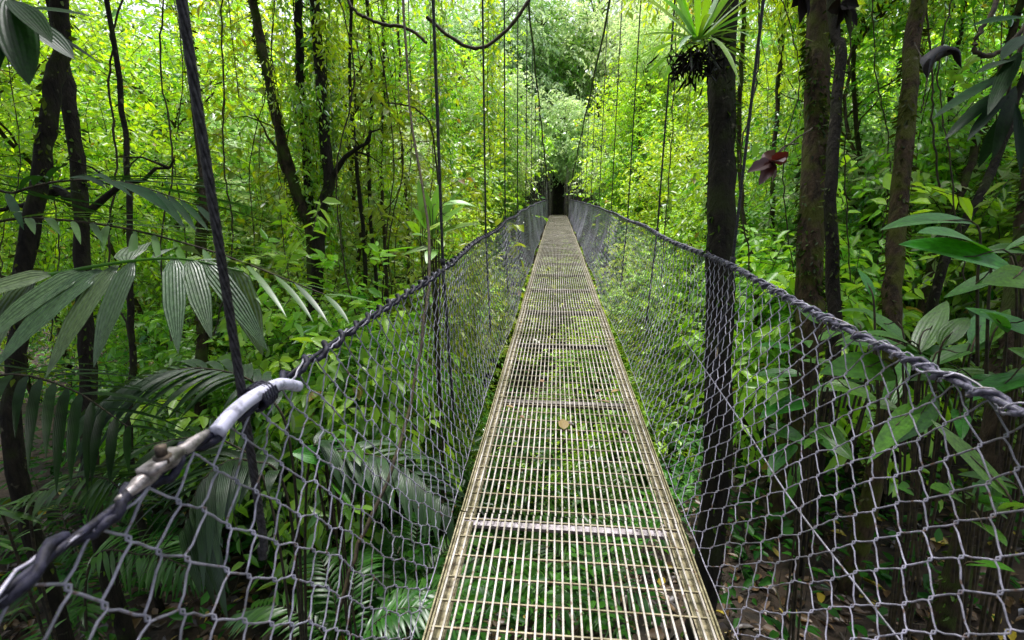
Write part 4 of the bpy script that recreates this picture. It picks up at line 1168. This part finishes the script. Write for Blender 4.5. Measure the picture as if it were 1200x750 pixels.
# bromeliad and other small things on the right trunks
bp = P(818, 48, 3.80)
t = thing('bromeliad', 'bright green bromeliad rosette growing on the thick dark trunk', 'bromeliad', bp)
for q in range(40):
    a = q * 2.4; e = -.1 + 1.2 * (q / 40.0)
    d = np.array([math.cos(a) * math.cos(e), math.sin(a) * math.cos(e), math.sin(e)])
    mb = MB()
    blades(mb, np.array([[math.cos(a) * .02, math.sin(a) * .02, 0]]), d[None], np.array([[0, 0, 1.0]]), rng.uniform(.48, .85), rng.uniform(.035, .055), .45 * (1.1 - e), 'strap', 8, .3, rng.uniform(.2, .95), 0, 0, 1)
    link('leaf', mb.mesh('leaf', [M['strap']]), t)
mb = MB()
n = 260
b = rng.normal(size=(n, 3)) * [.09, .09, .06] + [0, 0, -.12]
leaves6(mb, b, unit(rng.normal(size=(n, 3)) + [0, 0, -.8]), rand_unit(n), rng.uniform(.06, .16, n), .02, rng.random(n) * .9, 0)
link('root_clump', mb.mesh('root_clump', [M['dead']]), t)

def dead_leaf(label, pts, wd, mat, name='dead_leaf', curl=.5):
    root = P(*pts[0])
    t = thing(name, label, 'dead leaf', root)
    c = smooth_path([P(*q) - root for q in pts], 16)
    mb = MB()
    s = np.linspace(0, 1, 16)
    wv = PROFILES['ovate'](s) * wd * .5 + .002
    tan = unit(np.gradient(c, axis=0)); sd_ = unit(np.cross(tan, FWD)); nr = np.cross(sd_, tan)
    offs = np.linspace(-1, 1, 7)
    v = np.stack([c + sd_ * (wv * o_ * math.cos(o_ * curl))[:, None] + nr * (wv * (abs(o_) ** 1.5) * curl * (1 + .4 * np.sin(s * 19 + o_ * 3)))[:, None] for o_ in offs], 1)
    idx = np.arange(16 * 7).reshape(16, 7)
    mb.add(v.reshape(-1, 3), np.stack([idx[:-1, :-1], idx[:-1, 1:], idx[1:, 1:], idx[1:, :-1]], -1).reshape(-1, 4), None, 0, .5)
    link('blade', mb.mesh('blade', [mat]), t)
    mb = MB(); tubes(mb, np.array([c[0] - (c[2] - c[0]) * 1.2 + [0, 0, .05], c[0], c[5], c[10]]), .004, 5)
    link('leaf_stalk', mb.mesh('leaf_stalk', [M['twig']]), t)
    return t
def palmate(label, c, tips, wd, mat, name='dead_leaf'):
    root = P(*c)
    t = thing(name, label, 'dead leaf', root)
    mb = MB()
    for tp in tips:
        e = P(*tp) - root; L = np.linalg.norm(e)
        blades(mb, np.zeros((1, 3)), unit(e + [0, 0, .1 * L])[None], unit(-FWD + rng.normal(0, .5, 3))[None], L, wd * rng.uniform(.8, 1.2), .1, 'ovate', 9, .6, rng.uniform(.1, .9), 0, .12, 2)
    link('blade', mb.mesh('blade', [mat]), t)
    mb = MB(); tubes(mb, smooth_path([np.zeros(3), P(c[0] + 12, c[1] - 18, c[2]) - root, P(c[0] + 30, c[1] - 22, c[2] + .1) - root], 8), .006, 5)
    link('leaf_stalk', mb.mesh('leaf_stalk', [M['twig']]), t)
palmate('large reddish brown dead leaf caught on twigs right of the thick dark trunk', (906, 190, 4.2), [(925, 177, 4.1), (918, 190, 4.0), (876, 202, 4.1), (882, 190, 4.3), (890, 216, 4.1), (905, 212, 4.2), (895, 178, 4.3)], .13, M['red'])
dead_leaf('dark curled dead leaf hanging near the olive trunk, upper right', [(1087, 92, 4.0), (1092, 70, 4.0), (1103, 60, 4.0), (1112, 56, 4.0), (1124, 60, 4.0), (1127, 80, 4.0)], .16, M['dead'], curl=.9)
palmate('black dead leaf cluster hanging at the top of the stout mossy trunk', (985, 5, 4.5), [(995, 44, 4.5), (1003, 30, 4.5), (970, 12, 4.5), (980, 32, 4.6), (1006, 8, 4.4)], .14, M['dead'])
palmate('black dead leaf hanging at the top edge left of the stout mossy trunk', (941, -12, 4.5), [(937, 26, 4.5), (946, 18, 4.5), (928, 8, 4.5)], .10, M['dead'])
def on_deck(px, py, up_):
    v = FWD + RIGHT * (px - 600) / F + UP * (375 - py) / F
    k_ = (0.004 + up_ - 0.005 - EYE[2]) / v[2]
    return (px, py, k_)
p_ = P(*on_deck(661, 503, .006))
mb = MB()
blades(mb, np.zeros((1, 3)), np.array([[-.05, 1, .12]]), np.array([[0, 0, 1.0]]), .15, .075, .1, 'ovate', 10, .35, .8, 0, .04, 2)
o = link('fallen_leaf', mb.mesh('fallen_leaf', [M['tanleaf']]), None, p_)
tag(o, 'largest tan dry leaf, lying in the middle of the bridge deck', 'leaf')
def small_leaf(p_, d, up_, lab, grp, q):
    mb = MB()
    blades(mb, np.zeros((1, 3)), np.asarray(d)[None], np.asarray(up_)[None], rng.uniform(.04, .10), rng.uniform(.018, .04), .12, 'ovate', 6, .4, rng.random(), 0, 0, 1)
    o = link('fallen_leaf', mb.mesh('fallen_leaf', [M['tanleaf'] if q % 3 else M['litter']]), None, p_)
    tag(o, lab, 'leaf', grp)
for q in range(14):
    y = 2.7 + 11 * rng.random() ** 1.8; x = rng.choice([X_L + .07, X_R - .07]) + rng.normal(0, .12) if q % 2 else rng.uniform(X_L + .05, X_R - .05)
    x = min(max(x, X_L + .04), X_R - .04)
    a = rng.random() * 6.28
    small_leaf((x, y, deck_z(y) + .004), (math.cos(a), math.sin(a), .12), (0, 0, 1), 'small dry fallen leaf lying on the grating of the bridge deck', 'small dry leaves on the deck', q)
for q in range(16):
    side = -1 if q % 2 else 1
    y = 1.7 + 7 * rng.random() ** 1.4
    p_ = net_pt(side, y, rng.uniform(.45, .97)) + np.array([side * .006, 0, 0])
    a = rng.random() * 6.28
    small_leaf(p_, (side * .2, math.cos(a), math.sin(a)), (side, 0, .3), 'small dry leaf caught in the wires of the side net', 'small leaves caught in the side nets', q)
